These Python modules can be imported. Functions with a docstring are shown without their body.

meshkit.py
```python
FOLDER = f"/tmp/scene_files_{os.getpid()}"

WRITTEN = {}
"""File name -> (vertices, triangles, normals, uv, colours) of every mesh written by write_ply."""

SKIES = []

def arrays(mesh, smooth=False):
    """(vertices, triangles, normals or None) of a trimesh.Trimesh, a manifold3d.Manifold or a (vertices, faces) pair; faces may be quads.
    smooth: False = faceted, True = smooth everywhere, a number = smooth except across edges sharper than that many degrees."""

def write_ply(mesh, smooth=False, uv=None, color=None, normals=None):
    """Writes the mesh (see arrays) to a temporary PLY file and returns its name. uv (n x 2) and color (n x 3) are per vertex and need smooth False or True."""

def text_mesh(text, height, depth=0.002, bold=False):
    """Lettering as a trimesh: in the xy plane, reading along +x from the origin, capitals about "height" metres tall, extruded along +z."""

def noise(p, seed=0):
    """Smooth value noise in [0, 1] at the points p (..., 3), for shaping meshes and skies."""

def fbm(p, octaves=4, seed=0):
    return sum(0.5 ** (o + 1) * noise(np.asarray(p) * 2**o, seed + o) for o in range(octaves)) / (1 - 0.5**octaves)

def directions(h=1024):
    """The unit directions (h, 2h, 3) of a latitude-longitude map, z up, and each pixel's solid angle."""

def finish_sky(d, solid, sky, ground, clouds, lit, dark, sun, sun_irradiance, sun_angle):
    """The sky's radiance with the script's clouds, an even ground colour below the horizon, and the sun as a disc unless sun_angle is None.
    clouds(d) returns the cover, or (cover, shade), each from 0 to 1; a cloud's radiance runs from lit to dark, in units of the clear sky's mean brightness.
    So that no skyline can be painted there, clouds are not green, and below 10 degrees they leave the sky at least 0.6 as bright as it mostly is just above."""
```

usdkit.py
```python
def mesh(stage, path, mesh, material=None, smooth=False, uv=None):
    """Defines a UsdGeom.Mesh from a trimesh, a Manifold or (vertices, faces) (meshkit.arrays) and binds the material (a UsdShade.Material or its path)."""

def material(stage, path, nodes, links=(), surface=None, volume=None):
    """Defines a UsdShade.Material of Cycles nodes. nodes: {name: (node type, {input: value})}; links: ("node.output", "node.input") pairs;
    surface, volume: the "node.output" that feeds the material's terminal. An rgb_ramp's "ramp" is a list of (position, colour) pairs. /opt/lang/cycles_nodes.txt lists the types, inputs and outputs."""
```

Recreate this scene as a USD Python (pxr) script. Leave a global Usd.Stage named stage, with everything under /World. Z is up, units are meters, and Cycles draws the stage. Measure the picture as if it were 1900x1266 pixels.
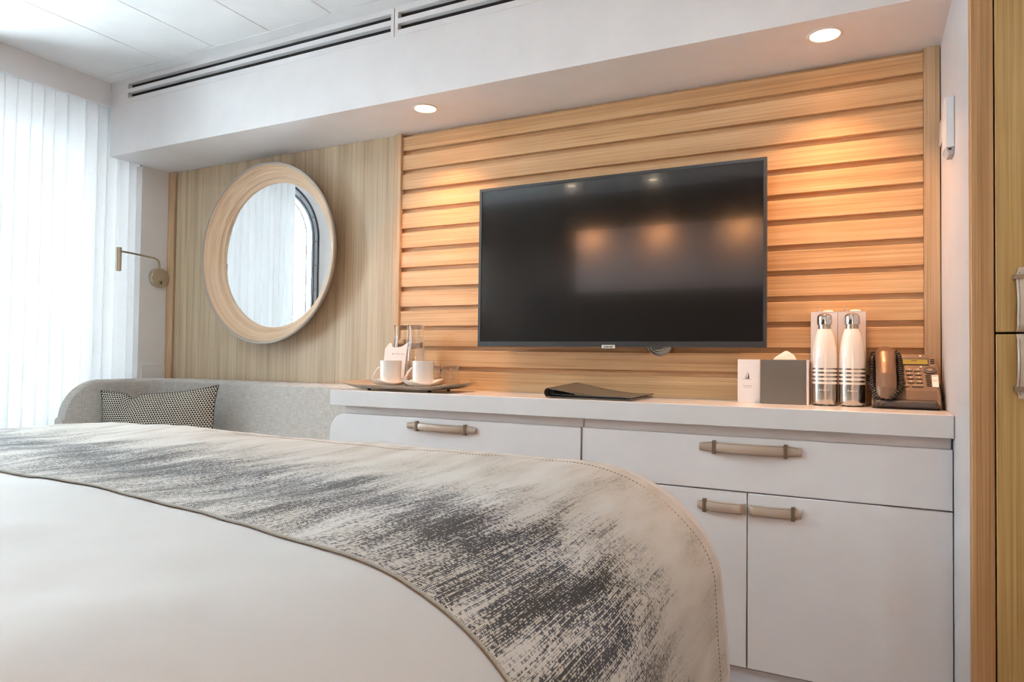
import math, re
import numpy as np, trimesh, usdkit, meshkit
import manifold3d as m3
from shapely import affinity
from shapely.geometry import Polygon, Point, box as sbox
from pxr import Usd, UsdGeom, UsdLux, UsdShade, Gf, Sdf

stage = Usd.Stage.CreateInMemory()
UsdGeom.SetStageUpAxis(stage, 'Z')
UsdGeom.SetStageMetersPerUnit(stage, 1.0)
UsdGeom.Xform.Define(stage, '/World')
UsdGeom.Scope.Define(stage, '/World/Looks')

# ------------------------------------------------------------------ camera, sky, exposure
CAM = np.array([-0.1923, -2.2020, 0.9217]); YAW, PITCH, ROLL = 0.47147, 0.02435, 0.01238
cam = UsdGeom.Camera.Define(stage, '/World/camera')
fw = np.array([-math.sin(YAW) * math.cos(PITCH), math.cos(YAW) * math.cos(PITCH), math.sin(PITCH)])
rt = np.array([math.cos(YAW), math.sin(YAW), 0.0]); up = np.cross(rt, fw)
rt, up = math.cos(ROLL) * rt + math.sin(ROLL) * up, -math.sin(ROLL) * rt + math.cos(ROLL) * up
M = np.eye(4); M[0, :3], M[1, :3], M[2, :3], M[3, :3] = rt, up, -fw, CAM
cam.AddTransformOp().Set(Gf.Matrix4d(M.tolist()))
cam.CreateHorizontalApertureAttr(36.0); cam.CreateVerticalApertureAttr(36.0 * 1266 / 1900)
cam.CreateFocalLengthAttr(1275.6 / 1900 * 36.0)
cam.CreateClippingRangeAttr((0.02, 200.0))
cam.CreateExposureAttr(0.42)
SKY = 9.5                      # overcast sky outside the windows
WARM = (1.0, 0.50, 0.24)        # tungsten-white lamps against a daylight white balance
DOWNLIGHT = 1250.0               # radiance of the two soffit lamps
ROOMLAMP = 450.0                # radiance of the lamps over the bed and in the entry
GLOBE = 32.0                    # radiance of the opal bedside globe behind the camera
CANOPY = 240.0                  # radiance of the lamps under the bed canopy, close to the wall
sky = UsdLux.DomeLight.Define(stage, '/World/overcast_sky')
sky.CreateIntensityAttr(SKY); sky.CreateColorAttr(Gf.Vec3f(0.82, 0.93, 1.0))

# ------------------------------------------------------------------ helpers
ORIGIN, USED = {}, {}
def numbered(parent, name):
    k = (parent, name); n = USED.get(k, 0); USED[k] = n + 1
    return name if n == 0 else f'{name}_{n:03d}'
def tag(p, label=None, cat=None, group=None, kind=None):
    for k, v in (('label', label), ('category', cat), ('group', group), ('kind', kind)):
        if v: p.SetCustomDataByKey(k, v)
    return p
def thing(name, label, cat, loc=(0, 0, 0), rotz=0.0, group=None, kind=None):
    path = '/World/' + numbered('/World', name)
    x = UsdGeom.Xform.Define(stage, path); x.AddTranslateOp().Set(Gf.Vec3d(*map(float, loc))); x.AddRotateZOp().Set(float(rotz))
    ORIGIN[path] = np.zeros(3) if rotz else np.array(loc, float)
    return tag(x.GetPrim(), label, cat, group, kind)
def arr(m):
    if isinstance(m, (list,)) and m and not isinstance(m[0], np.ndarray): m = join(m)
    return m
def part(name, mesh, mat, parent, smooth=35, label=None, uv=None, local=False, kind=None):
    """One Mesh prim below parent; the mesh is given in world space unless local."""
    pp = str(parent.GetPath()); path = pp + '/' + numbered(pp, name)
    mesh = arr(mesh)
    o = ORIGIN.get(pp, np.zeros(3)); ORIGIN[path] = o
    v, f, n = meshkit.arrays(mesh, False)
    if not local: v = v - o
    m = usdkit.mesh(stage, path, (v, f), MAT[mat], smooth=smooth, uv=uv)
    return tag(m.GetPrim(), label, None, None, kind)
def solo(name, mesh, mat, label, cat, smooth=35, group=None, kind=None, uv=None):
    path = '/World/' + numbered('/World', name)
    m = usdkit.mesh(stage, path, arr(mesh), MAT[mat], smooth=smooth, uv=uv)
    return tag(m.GetPrim(), label, cat, group, kind)
def struct(name, mesh=None, mat=None, label=None, smooth=35):
    if mesh is None:
        x = UsdGeom.Xform.Define(stage, '/World/' + name).GetPrim(); return tag(x, label, None, None, 'structure')
    m = usdkit.mesh(stage, '/World/' + name, arr(mesh), MAT[mat], smooth=smooth); return tag(m.GetPrim(), label, None, None, 'structure')
def dup(src, loc, rotz=0.0, label=None, group=None):
    was = src.GetCustomData()
    base = re.sub(r'_\d{3}$', '', src.GetName())
    r = thing(base, label or was.get('label'), was.get('category'), loc, rotz, group or was.get('group'))
    r.GetReferences().AddInternalReference(src.GetPath()); r.SetInstanceable(True)
    for k, v in (('label', label), ('group', group)):
        if v: r.SetCustomDataByKey(k, v)
    return r
def join(ms): return trimesh.util.concatenate([trimesh.Trimesh(*meshkit.arrays(m)[:2], process=False) for m in ms])
def hull(pts): return trimesh.convex.convex_hull(np.asarray(pts, float))
def bx(x0, x1, y0, y1, z0, z1, r=0.0):
    """A box, its edges chamfered by r."""
    if r <= 0:
        m = trimesh.creation.box([x1 - x0, y1 - y0, z1 - z0]); m.apply_translation([(x0 + x1) / 2, (y0 + y1) / 2, (z0 + z1) / 2]); return m
    pts = []
    for a in (0, 1, 2):
        d = [r, r, r]; d[a] = 0
        for x in (x0 + d[0], x1 - d[0]):
            for y in (y0 + d[1], y1 - d[1]):
                for z in (z0 + d[2], z1 - d[2]): pts.append((x, y, z))
    return hull(pts)
def rbx(x0, x1, y0, y1, z0, z1, r, n=12):
    """A box rounded by r on every edge."""
    s = m3.Manifold.sphere(r, n * 2)
    pts = [s.translate((x, y, z)) for x in (x0 + r, x1 - r) for y in (y0 + r, y1 - r) for z in (z0 + r, z1 - r)]
    return m3.Manifold.batch_hull(pts)
def lathe(prof, n=48, at=(0, 0, 0), axis='z'):
    m = trimesh.creation.revolve(np.asarray(prof, float), sections=n)
    m.fix_normals()
    if axis == 'y': m.apply_transform(trimesh.transformations.rotation_matrix(math.pi / 2, [1, 0, 0]))
    if axis == 'x': m.apply_transform(trimesh.transformations.rotation_matrix(math.pi / 2, [0, 1, 0]))
    m.apply_translation(at); return m
def cyl(p, q, r, n=20):
    return trimesh.creation.cylinder(radius=r, segment=[p, q], sections=n)
def tube(pts, r, n=8, closed=False):
    p = np.asarray(pts, float); k = len(p); r = np.broadcast_to(r, k)
    t = np.gradient(p, axis=0) if not closed else np.roll(p, -1, 0) - np.roll(p, 1, 0)
    t /= np.linalg.norm(t, axis=1, keepdims=True)
    nrm = np.cross(t[0], [0.31, 0.2, 0.93]); nrm /= np.linalg.norm(nrm); N = []
    for i in range(k):
        nrm = nrm - t[i] * (nrm @ t[i]); nrm /= np.linalg.norm(nrm); N.append(nrm)
    N = np.array(N); B = np.cross(t, N); a = np.arange(n) / n * 2 * math.pi
    v = (p[:, None] + r[:, None, None] * (np.cos(a)[None, :, None] * N[:, None] + np.sin(a)[None, :, None] * B[:, None])).reshape(-1, 3)
    f = []
    for i in range(k if closed else k - 1):
        j = (i + 1) % k
        for s in range(n):
            f += [(i * n + s, j * n + s, j * n + (s + 1) % n), (i * n + s, j * n + (s + 1) % n, i * n + (s + 1) % n)]
    if not closed:
        v = np.vstack([v, p[:1], p[-1:]])
        for s in range(n): f += [(k * n, s, (s + 1) % n), (k * n + 1, (k - 1) * n + (s + 1) % n, (k - 1) * n + s)]
    m = trimesh.Trimesh(v, f, process=False); m.fix_normals(); return m
def ext(poly, depth, o=(0, 0, 0), a=(1, 0, 0), b=(0, 1, 0), c=None):
    """A 2D polygon in the axes a, b from o, extruded along c (default a x b)."""
    a, b = np.array(a, float), np.array(b, float); c = np.cross(a, b) if c is None else np.array(c, float)
    ms = []
    for g in getattr(poly, 'geoms', [poly]):
        m = trimesh.creation.extrude_polygon(g, depth, engine='earcut')
        v = np.asarray(o) + m.vertices[:, :1] * a + m.vertices[:, 1:2] * b + m.vertices[:, 2:] * c
        m = trimesh.Trimesh(v, m.faces, process=False)
        if np.dot(np.cross(a, b), c) < 0: m.invert()
        ms.append(m)
    return join(ms)
def rrect(x0, x1, y0, y1, r, q=10): return sbox(x0 + r, y0 + r, x1 - r, y1 - r).buffer(r, quad_segs=q)
def grid(P, flip=False):
    """A surface through an (n, m, 3) array of points."""
    n, m = P.shape[:2]; i = np.arange(n * m).reshape(n, m)
    a, b, c, d = i[:-1, :-1].ravel(), i[1:, :-1].ravel(), i[1:, 1:].ravel(), i[:-1, 1:].ravel()
    f = np.vstack([np.stack([a, b, c], 1), np.stack([a, c, d], 1)])
    return trimesh.Trimesh(P.reshape(-1, 3), f[:, ::-1] if flip else f, process=False)
def front(poly, y, t, bev=0.0026):
    """A convex panel in the xz plane facing -y: face at y, thickness t, its face edge rounded."""
    pts = []
    for k in range(5):
        a = k / 4 * math.pi / 2
        q = poly.buffer(-bev * (1 - math.sin(a)), join_style=1) if k < 4 else poly
        pts += [(px, y + bev * (1 - math.cos(a)), pz) for px, pz in q.exterior.coords]
    pts += [(px, y + t, pz) for px, pz in poly.exterior.coords]
    return hull(pts)

# ------------------------------------------------------------------ materials
MAT = {}
def S(r, g, b): return tuple(((c / 255 + 0.055) / 1.055) ** 2.4 if c > 10 else c / 255 / 12.92 for c in (r, g, b))
def mat(name, nodes, links=(), surface='p.BSDF'):
    MAT[name] = usdkit.material(stage, '/World/Looks/' + name, nodes, links, surface=surface)
def plain(name, col, rough=0.5, metal=0.0, **kw):
    """A plain finish with a faint procedural variation in tone."""
    d = {'metallic': metal, 'roughness': rough, **kw}
    mat(name, {'g': ('geometry', {}), 'n': ('noise_texture', {'scale': 9.0, 'detail': 3.0}),
               'r': ('rgb_ramp', {'ramp': [(0.25, tuple(c * 0.97 for c in col)), (0.75, tuple(min(c * 1.03, 1) for c in col))]}),
               'p': ('principled_bsdf', d)}, [('g.position', 'n.vector'), ('n.fac', 'r.fac'), ('r.color', 'p.base_color')])
def emit(name, col, strength):
    mat(name, {'e': ('emission', {'color': col, 'strength': strength})}, (), 'e.emission')
def wood(name, axis, lo, mid, hi, fine=260.0, rough=0.42, long=2.0, coarse=38.0, spec=0.5):
    sc = [fine] * 3; sc['xyz'.index(axis)] = long; sc2 = [coarse] * 3; sc2['xyz'.index(axis)] = long * 0.5
    mat(name, {'g': ('geometry', {}), 'o': ('object_info', {}), 'k': ('math', {'math_type': 'multiply', 'value2': 7.3}),
               'c': ('combine_xyz', {}), 'a': ('vector_math', {'math_type': 'add'}),
               'm1': ('mapping', {'scale': sc}), 'm2': ('mapping', {'scale': sc2}),
               'n1': ('noise_texture', {'scale': 1.0, 'detail': 3.0, 'roughness': 0.65}), 'n2': ('noise_texture', {'scale': 1.0, 'detail': 2.0}),
               'x': ('mix_float', {'fac': 0.4}), 'r': ('rgb_ramp', {'ramp': [(0.30, lo), (0.5, mid), (0.68, hi)]}),
               'b': ('bump', {'strength': 0.25, 'distance': 0.0006}), 'p': ('principled_bsdf', {'roughness': rough, 'specular_ior_level': spec})},
        [('o.random', 'k.value1'), ('k.value', 'c.x'), ('k.value', 'c.y'), ('k.value', 'c.z'), ('g.position', 'a.vector1'), ('c.vector', 'a.vector2'),
         ('a.vector', 'm1.vector'), ('a.vector', 'm2.vector'), ('m1.vector', 'n1.vector'), ('m2.vector', 'n2.vector'),
         ('n1.fac', 'x.a'), ('n2.fac', 'x.b'), ('x.result', 'r.fac'), ('r.color', 'p.base_color'), ('n1.fac', 'b.height'), ('b.normal', 'p.normal')])
plain('white_paint', S(238, 238, 238), 0.55)
plain('ceiling_white', S(240, 242, 243), 0.22)
plain('soffit_white', S(238, 238, 240), 0.32)
plain('panel_white', S(198, 199, 202), 0.45)
plain('dresser_white', S(222, 223, 225), 0.42)
plain('worktop_white', S(218, 219, 220), 0.22)
plain('dark_gap', S(22, 22, 22), 0.8)
plain('vent_dark', S(14, 16, 17), 0.7)
wood('slat_oak', 'x', S(170, 128, 84), S(207, 165, 118), S(224, 188, 145))
wood('panel_oak', 'z', S(150, 128, 100), S(184, 162, 132), S(208, 190, 162))
wood('strip_oak', 'z', S(156, 124, 90), S(190, 158, 122), S(210, 182, 148))
wood('wardrobe_stile', 'z', S(132, 92, 50), S(168, 126, 80), S(190, 150, 104), fine=330.0)
wood('wardrobe_oak', 'z', S(126, 94, 44), S(164, 130, 74), S(188, 156, 98), fine=240.0, coarse=30.0)
wood('dark_wood', 'x', S(52, 36, 24), S(70, 50, 34), S(84, 62, 44))
mat('mirror_wood', {'g': ('geometry', {}), 'c': ('vector_math', {'math_type': 'subtract', 'vector2': (-2.468, 0, 1.356)}), 'f': ('vector_math', {'math_type': 'multiply', 'vector2': (1, 0, 1)}), 'l': ('vector_math', {'math_type': 'length'}),
    's': ('separate_xyz', {}), 'u': ('math', {'math_type': 'multiply', 'value2': 210.0}), 'v': ('math', {'math_type': 'multiply', 'value2': 210.0}), 'x': ('math', {'math_type': 'multiply', 'value2': 5.0}), 'w': ('math', {'math_type': 'multiply_add', 'value2': 5.0}), 'k': ('combine_xyz', {}),
    'n': ('noise_texture', {'scale': 1.0, 'detail': 3.0}), 'r': ('rgb_ramp', {'ramp': [(0.3, S(200, 166, 132)), (0.5, S(222, 192, 160)), (0.7, S(232, 208, 180))]}), 'p': ('principled_bsdf', {'roughness': 0.36})},
    [('g.position', 'c.vector1'), ('c.vector', 'f.vector1'), ('f.vector', 'l.vector1'), ('c.vector', 's.vector'), ('l.value', 'u.value1'), ('s.y', 'v.value1'), ('s.x', 'x.value1'), ('s.z', 'w.value1'), ('x.value', 'w.value3'),
     ('u.value', 'k.x'), ('v.value', 'k.y'), ('w.value', 'k.z'), ('k.vector', 'n.vector'), ('n.fac', 'r.fac'), ('r.color', 'p.base_color')])
plain('tv_black', S(30, 31, 33), 0.35)
plain('tv_bezel', S(46, 48, 51), 0.35, specular_ior_level=0.6)
plain('plate_silver', S(190, 190, 188), 0.35, 0.6)
plain('badge_silver', S(222, 222, 220), 0.4, 0.0)
plain('ink', S(40, 38, 36), 0.6)
plain('ink_grey', S(150, 145, 140), 0.6)
plain('ink_red', S(200, 120, 110), 0.6)
plain('steel', S(196, 190, 182), 0.20, 1.0)
plain('brushed_steel', S(196, 188, 172), 0.24, 1.0)
plain('chrome', S(214, 214, 214), 0.08, 1.0)
plain('bronze_metal', S(122, 112, 98), 0.35, 1.0)
plain('loop_metal', S(120, 108, 92), 0.42, 0.7)
plain('leather', S(176, 158, 142), 0.30)
plain('stitch', S(84, 70, 58), 0.8)
plain('porcelain', S(236, 232, 226), 0.18, coat_weight=0.4)
plain('tray_lacquer', S(168, 156, 140), 0.28)
plain('paper', S(236, 230, 226), 0.7)
plain('carton', S(226, 216, 212), 0.55)
plain('bottle_white', S(240, 232, 222), 0.16, coat_weight=0.6)
plain('tissue_box_grey', S(112, 106, 98), 0.10, specular_ior_level=0.8)
plain('tissue', S(244, 236, 222), 0.9)
plain('black_leather', S(92, 88, 82), 0.26)
plain('black_gloss', S(16, 16, 18), 0.12)
plain('phone_body', S(112, 92, 74), 0.36, 0.25)
plain('phone_base', S(66, 60, 56), 0.4)
plain('phone_handset', S(116, 90, 70), 0.34, 0.25)
plain('phone_key', S(128, 108, 88), 0.4)
plain('cord_black', S(52, 46, 42), 0.22, specular_ior_level=0.8)
plain('legend_white', S(226, 210, 190), 0.6)
plain('lamp_ring', S(232, 228, 222), 0.35)
plain('reflector_white', S(244, 243, 240), 0.5)
plain('rim_grey', S(176, 170, 162), 0.4)
plain('thread_tan', S(150, 132, 106), 0.8)
plain('rubber', S(40, 38, 36), 0.7)
plain('mattress_cloth', S(200, 198, 194), 0.9)
plain('headboard_cloth', S(196, 188, 188), 0.8)
plain('headboard_dark', S(64, 50, 42), 0.7)
plain('plinth_steel', S(196, 198, 204), 0.28, 0.0)
plain('window_frame_grey', S(172, 178, 182), 0.4, 0.3)
plain('gasket', S(40, 44, 48), 0.5)
plain('water', (1, 1, 1), 0.0, transmission_weight=1.0, ior=1.33)
mat('mirror_glass', {'p': ('metallic_bsdf', {'color': (0.93, 0.95, 0.96), 'roughness': 0.0, 'edge_tint': (1, 1, 1)})}, (), 'p.BSDF')
mat('clear_glass', {'p': ('glass_bsdf', {'color': (0.985, 0.99, 0.99), 'roughness': 0.0, 'IOR': 1.47})}, (), 'p.BSDF')
mat('pane', {'t': ('transparent_bsdf', {'color': (0.95, 0.97, 0.97)}), 'g': ('glossy_bsdf', {'color': (1, 1, 1), 'roughness': 0.0}), 'm': ('mix_closure', {'fac': 0.05})}, [('t.BSDF', 'm.closure1'), ('g.BSDF', 'm.closure2')], 'm.closure')
mat('tv_screen', {'p': ('principled_bsdf', {'base_color': S(16, 16, 17), 'roughness': 0.10, 'ior': 1.9, 'coat_weight': 0.25, 'coat_roughness': 0.01})}, (), 'p.BSDF')
emit('lamp_glow', WARM, DOWNLIGHT); emit('room_lamp_glow', (0.74, 0.92, 1.0), ROOMLAMP); emit('bed_lamp_glow', (1.0, 0.8, 0.55), 25.0); emit('globe_glow', WARM, GLOBE); emit('canopy_glow', (1.0, 0.46, 0.16), CANOPY); emit('lcd_amber', (1.0, 0.52, 0.10), 0.42)
# sheer curtain cloth: fine weave, part see-through, mostly diffusing the daylight
mat('sheer', {'g': ('geometry', {}), 'm': ('mapping', {'scale': (900, 900, 140)}), 'n': ('noise_texture', {'scale': 1.0, 'detail': 2.0}),
              'r': ('rgb_ramp', {'ramp': [(0.3, (0.80, 0.82, 0.84)), (0.7, (0.88, 0.89, 0.90))]}),
              'd': ('diffuse_bsdf', {}), 't': ('translucent_bsdf', {}), 'x': ('mix_closure', {'fac': 0.035}), 'c': ('transparent_bsdf', {'color': (1, 1, 1)}), 'y': ('mix_closure', {'fac': 0.006})},
    [('g.position', 'm.vector'), ('m.vector', 'n.vector'), ('n.fac', 'r.fac'), ('r.color', 'd.color'), ('r.color', 't.color'),
     ('d.BSDF', 'x.closure1'), ('t.BSDF', 'x.closure2'), ('x.closure', 'y.closure1'), ('c.BSDF', 'y.closure2')], 'y.closure')
def cloth(name, lo, hi, sx, sz, bump=0.4, dist=0.0012, rough=0.9, sheen=0.2):
    mat(name, {'g': ('geometry', {}), 'm1': ('mapping', {'scale': sx}), 'm2': ('mapping', {'scale': sz}), 'n1': ('noise_texture', {'scale': 1.0, 'detail': 2.0}), 'n2': ('noise_texture', {'scale': 1.0, 'detail': 2.0}),
               'x': ('mix_float', {'fac': 0.5}), 'r': ('rgb_ramp', {'ramp': [(0.36, lo), (0.64, hi)]}), 'b': ('bump', {'strength': bump, 'distance': dist}),
               'p': ('principled_bsdf', {'roughness': rough, 'sheen_weight': sheen})},
        [('g.position', 'm1.vector'), ('g.position', 'm2.vector'), ('m1.vector', 'n1.vector'), ('m2.vector', 'n2.vector'), ('n1.fac', 'x.a'), ('n2.fac', 'x.b'), ('x.result', 'r.fac'), ('r.color', 'p.base_color'), ('x.result', 'b.height'), ('b.normal', 'p.normal')])
cloth('sofa_linen', S(176, 173, 168), S(212, 209, 204), (30, 30, 420), (420, 420, 34))
cloth('carpet', S(150, 150, 154), S(188, 188, 192), (160, 160, 160), (420, 420, 420), bump=0.9, dist=0.004)
cloth('duvet_white', S(198, 198, 197), S(202, 202, 201), (700, 700, 700), (16, 16, 16), bump=0.08, dist=0.0008, rough=0.8)
cloth('hem_grey', S(150, 151, 144), S(176, 176, 168), (400, 400, 400), (600, 600, 600))
# cushion: tessellated black and white triangles, laid out in the cushion's own cloth coordinates (metres)
mat('cushion_weave', {'u': ('uvmap', {'attribute': 'st'}), 's': ('separate_xyz', {}),
    'v1': ('math', {'math_type': 'multiply', 'value2': 1 / 0.0088}), 'u1': ('math', {'math_type': 'multiply', 'value2': 1 / 0.0104}), 'h': ('math', {'math_type': 'multiply', 'value2': 0.5}),
    'a': ('math', {'math_type': 'subtract'}), 'fa': ('math', {'math_type': 'fraction'}), 'fb': ('math', {'math_type': 'fraction'}), 'sum': ('math', {'math_type': 'add'}),
    'gt': ('math', {'math_type': 'less_than', 'value2': 1.0}), 'mx': ('mix', {'color1': S(206, 200, 186), 'color2': S(24, 24, 26)}), 'p': ('principled_bsdf', {'roughness': 0.85})},
    [('u.UV', 's.vector'), ('s.y', 'v1.value1'), ('s.x', 'u1.value1'), ('v1.value', 'h.value1'), ('u1.value', 'a.value1'), ('h.value', 'a.value2'), ('a.value', 'fa.value1'), ('v1.value', 'fb.value1'),
     ('fa.value', 'sum.value1'), ('fb.value', 'sum.value2'), ('sum.value', 'gt.value1'), ('gt.value', 'mx.fac'), ('mx.color', 'p.base_color')])
# bed runner: rows of dark dashes woven into a pale ground, thickest in a band a third of the way in (uv in metres; st.y = 0 at the near hem)
RW = 0.74
mat('runner_weave', {'u': ('uvmap', {'attribute': 'st'}), 's': ('separate_xyz', {}),
    'ru': ('math', {'math_type': 'multiply', 'value2': 1 / 0.0027}), 'row': ('math', {'math_type': 'floor'}), 'fu': ('math', {'math_type': 'fraction'}), 'fuc': ('math', {'math_type': 'subtract', 'value2': 0.5}),
    'par': ('math', {'math_type': 'modulo', 'value2': 2.0}), 'off': ('math', {'math_type': 'multiply', 'value2': 0.5}),
    'cv': ('math', {'math_type': 'multiply_add', 'value2': 1 / 0.0032}), 'col': ('math', {'math_type': 'floor'}), 'fv': ('math', {'math_type': 'fraction'}), 'fvc': ('math', {'math_type': 'subtract', 'value2': 0.5}),
    'dd': ('combine_xyz', {}), 'dl': ('vector_math', {'math_type': 'length'}), 'dot': ('map_range', {'from_min': 0.22, 'from_max': 0.50, 'to_min': 0.26, 'to_max': 0.0, 'clamp': True}),
    'cell': ('combine_xyz', {}), 'wn': ('white_noise_texture', {'dimensions': '2D'}),
    't': ('math', {'math_type': 'multiply', 'value2': 1 / RW}),
    'D': ('rgb_ramp', {'ramp': [(0.0, (.45,) * 3), (0.11, (.50,) * 3), (0.22, (.62,) * 3), (0.33, (.60,) * 3), (0.45, (.41,) * 3), (0.60, (.24,) * 3), (0.78, (.13,) * 3), (0.90, (.25,) * 3), (1.0, (.18,) * 3)]}),
    'ms': ('mapping', {'scale': (370, 8.0, 1)}), 'ns': ('noise_texture', {'dimensions': '2D', 'scale': 1.0, 'detail': 1.0}),
    'ml': ('mapping', {'scale': (17, 4.2, 1)}), 'nl': ('noise_texture', {'dimensions': '2D', 'scale': 1.0, 'detail': 3.0}),
    'd1': ('math', {'math_type': 'multiply_add', 'value2': 0.70}), 'd2': ('math', {'math_type': 'multiply_add', 'value2': 0.85}), 'd3': ('math', {'math_type': 'subtract', 'value2': 0.775}),
    'w2': ('math', {'math_type': 'multiply_add', 'value2': 0.42, 'value3': 0.19}), 'w3': ('math', {'math_type': 'add'}), 'df': ('math', {'math_type': 'subtract'}),
    'mk': ('map_range', {'from_min': -0.03, 'from_max': 0.05, 'to_min': 0.0, 'to_max': 1.0, 'clamp': True}),
    'str': ('rgb_ramp', {'ramp': [(0.0, (.92,) * 3), (0.35, (1,) * 3), (0.6, (.85,) * 3), (0.75, (.5,) * 3), (1.0, (.45,) * 3)]}), 'mm': ('math', {'math_type': 'multiply'}),
    'nc': ('rgb_ramp', {'ramp': [(0.35, S(46, 55, 70)), (0.65, S(26, 29, 34))]}), 'lc': ('rgb_ramp', {'ramp': [(0.3, S(202, 199, 193)), (0.7, S(184, 178, 167))]}),
    'mx': ('mix', {}), 'b': ('bump', {'strength': 0.5, 'distance': 0.0012}),
    'p': ('principled_bsdf', {'roughness': 0.85, 'sheen_weight': 0.15})},
    [('u.UV', 's.vector'), ('s.x', 'ru.value1'), ('ru.value', 'row.value1'), ('ru.value', 'fu.value1'), ('fu.value', 'fuc.value1'), ('row.value', 'par.value1'), ('par.value', 'off.value1'), ('s.y', 'cv.value1'), ('off.value', 'cv.value3'), ('cv.value', 'col.value1'), ('cv.value', 'fv.value1'), ('fv.value', 'fvc.value1'),
     ('fuc.value', 'dd.x'), ('fvc.value', 'dd.y'), ('dd.vector', 'dl.vector1'), ('dl.value', 'dot.value'),
     ('row.value', 'cell.x'), ('col.value', 'cell.y'), ('cell.vector', 'wn.vector'), ('s.y', 't.value1'), ('t.value', 'D.fac'), ('u.UV', 'ms.vector'), ('ms.vector', 'ns.vector'), ('u.UV', 'ml.vector'), ('ml.vector', 'nl.vector'),
     ('ns.fac', 'd1.value1'), ('D.color', 'd1.value3'), ('nl.fac', 'd2.value1'), ('d1.value', 'd2.value3'), ('d2.value', 'd3.value1'), ('wn.value', 'w2.value1'), ('w2.value', 'w3.value1'), ('dot.result', 'w3.value2'), ('d3.value', 'df.value1'), ('w3.value', 'df.value2'), ('df.value', 'mk.value'),
     ('t.value', 'str.fac'), ('mk.result', 'mm.value1'), ('str.color', 'mm.value2'), ('nl.fac', 'nc.fac'), ('nl.fac', 'lc.fac'), ('mm.value', 'mx.fac'), ('lc.color', 'mx.color1'), ('nc.color', 'mx.color2'),
     ('mx.color', 'p.base_color'), ('dot.result', 'b.height'), ('b.normal', 'p.normal')])

# ------------------------------------------------------------------ the room (TV wall in the plane y = 0, x to the right, z up)
XL, XP, XR, YF, CH = -3.45, -3.19, 1.50, -3.0, 2.127
struct('floor', bx(XL - .1, XR + .1, YF - .1, .12, -.08, 0), 'carpet', 'grey carpeted cabin floor')
c = struct('ceiling', None, None, 'white ceiling of long panels with fine seams')
part('backing', bx(XL - .1, XR + .1, YF - .1, .12, CH + .012, CH + .09), 'dark_gap', c)
part('border_strip', bx(XP, XR, -.362, -.304, CH, CH + .012, .001), 'ceiling_white', c)
edges = [XP] + [-3.06 + .3 * k for k in range(1, 16)] + [XR]
for a, b in zip(edges[:-1], edges[1:]):
    part('ceiling_panel', bx(a + .0012, b - .0012, YF, -.3645, CH, CH + .011, .001), 'ceiling_white', c)
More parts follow.
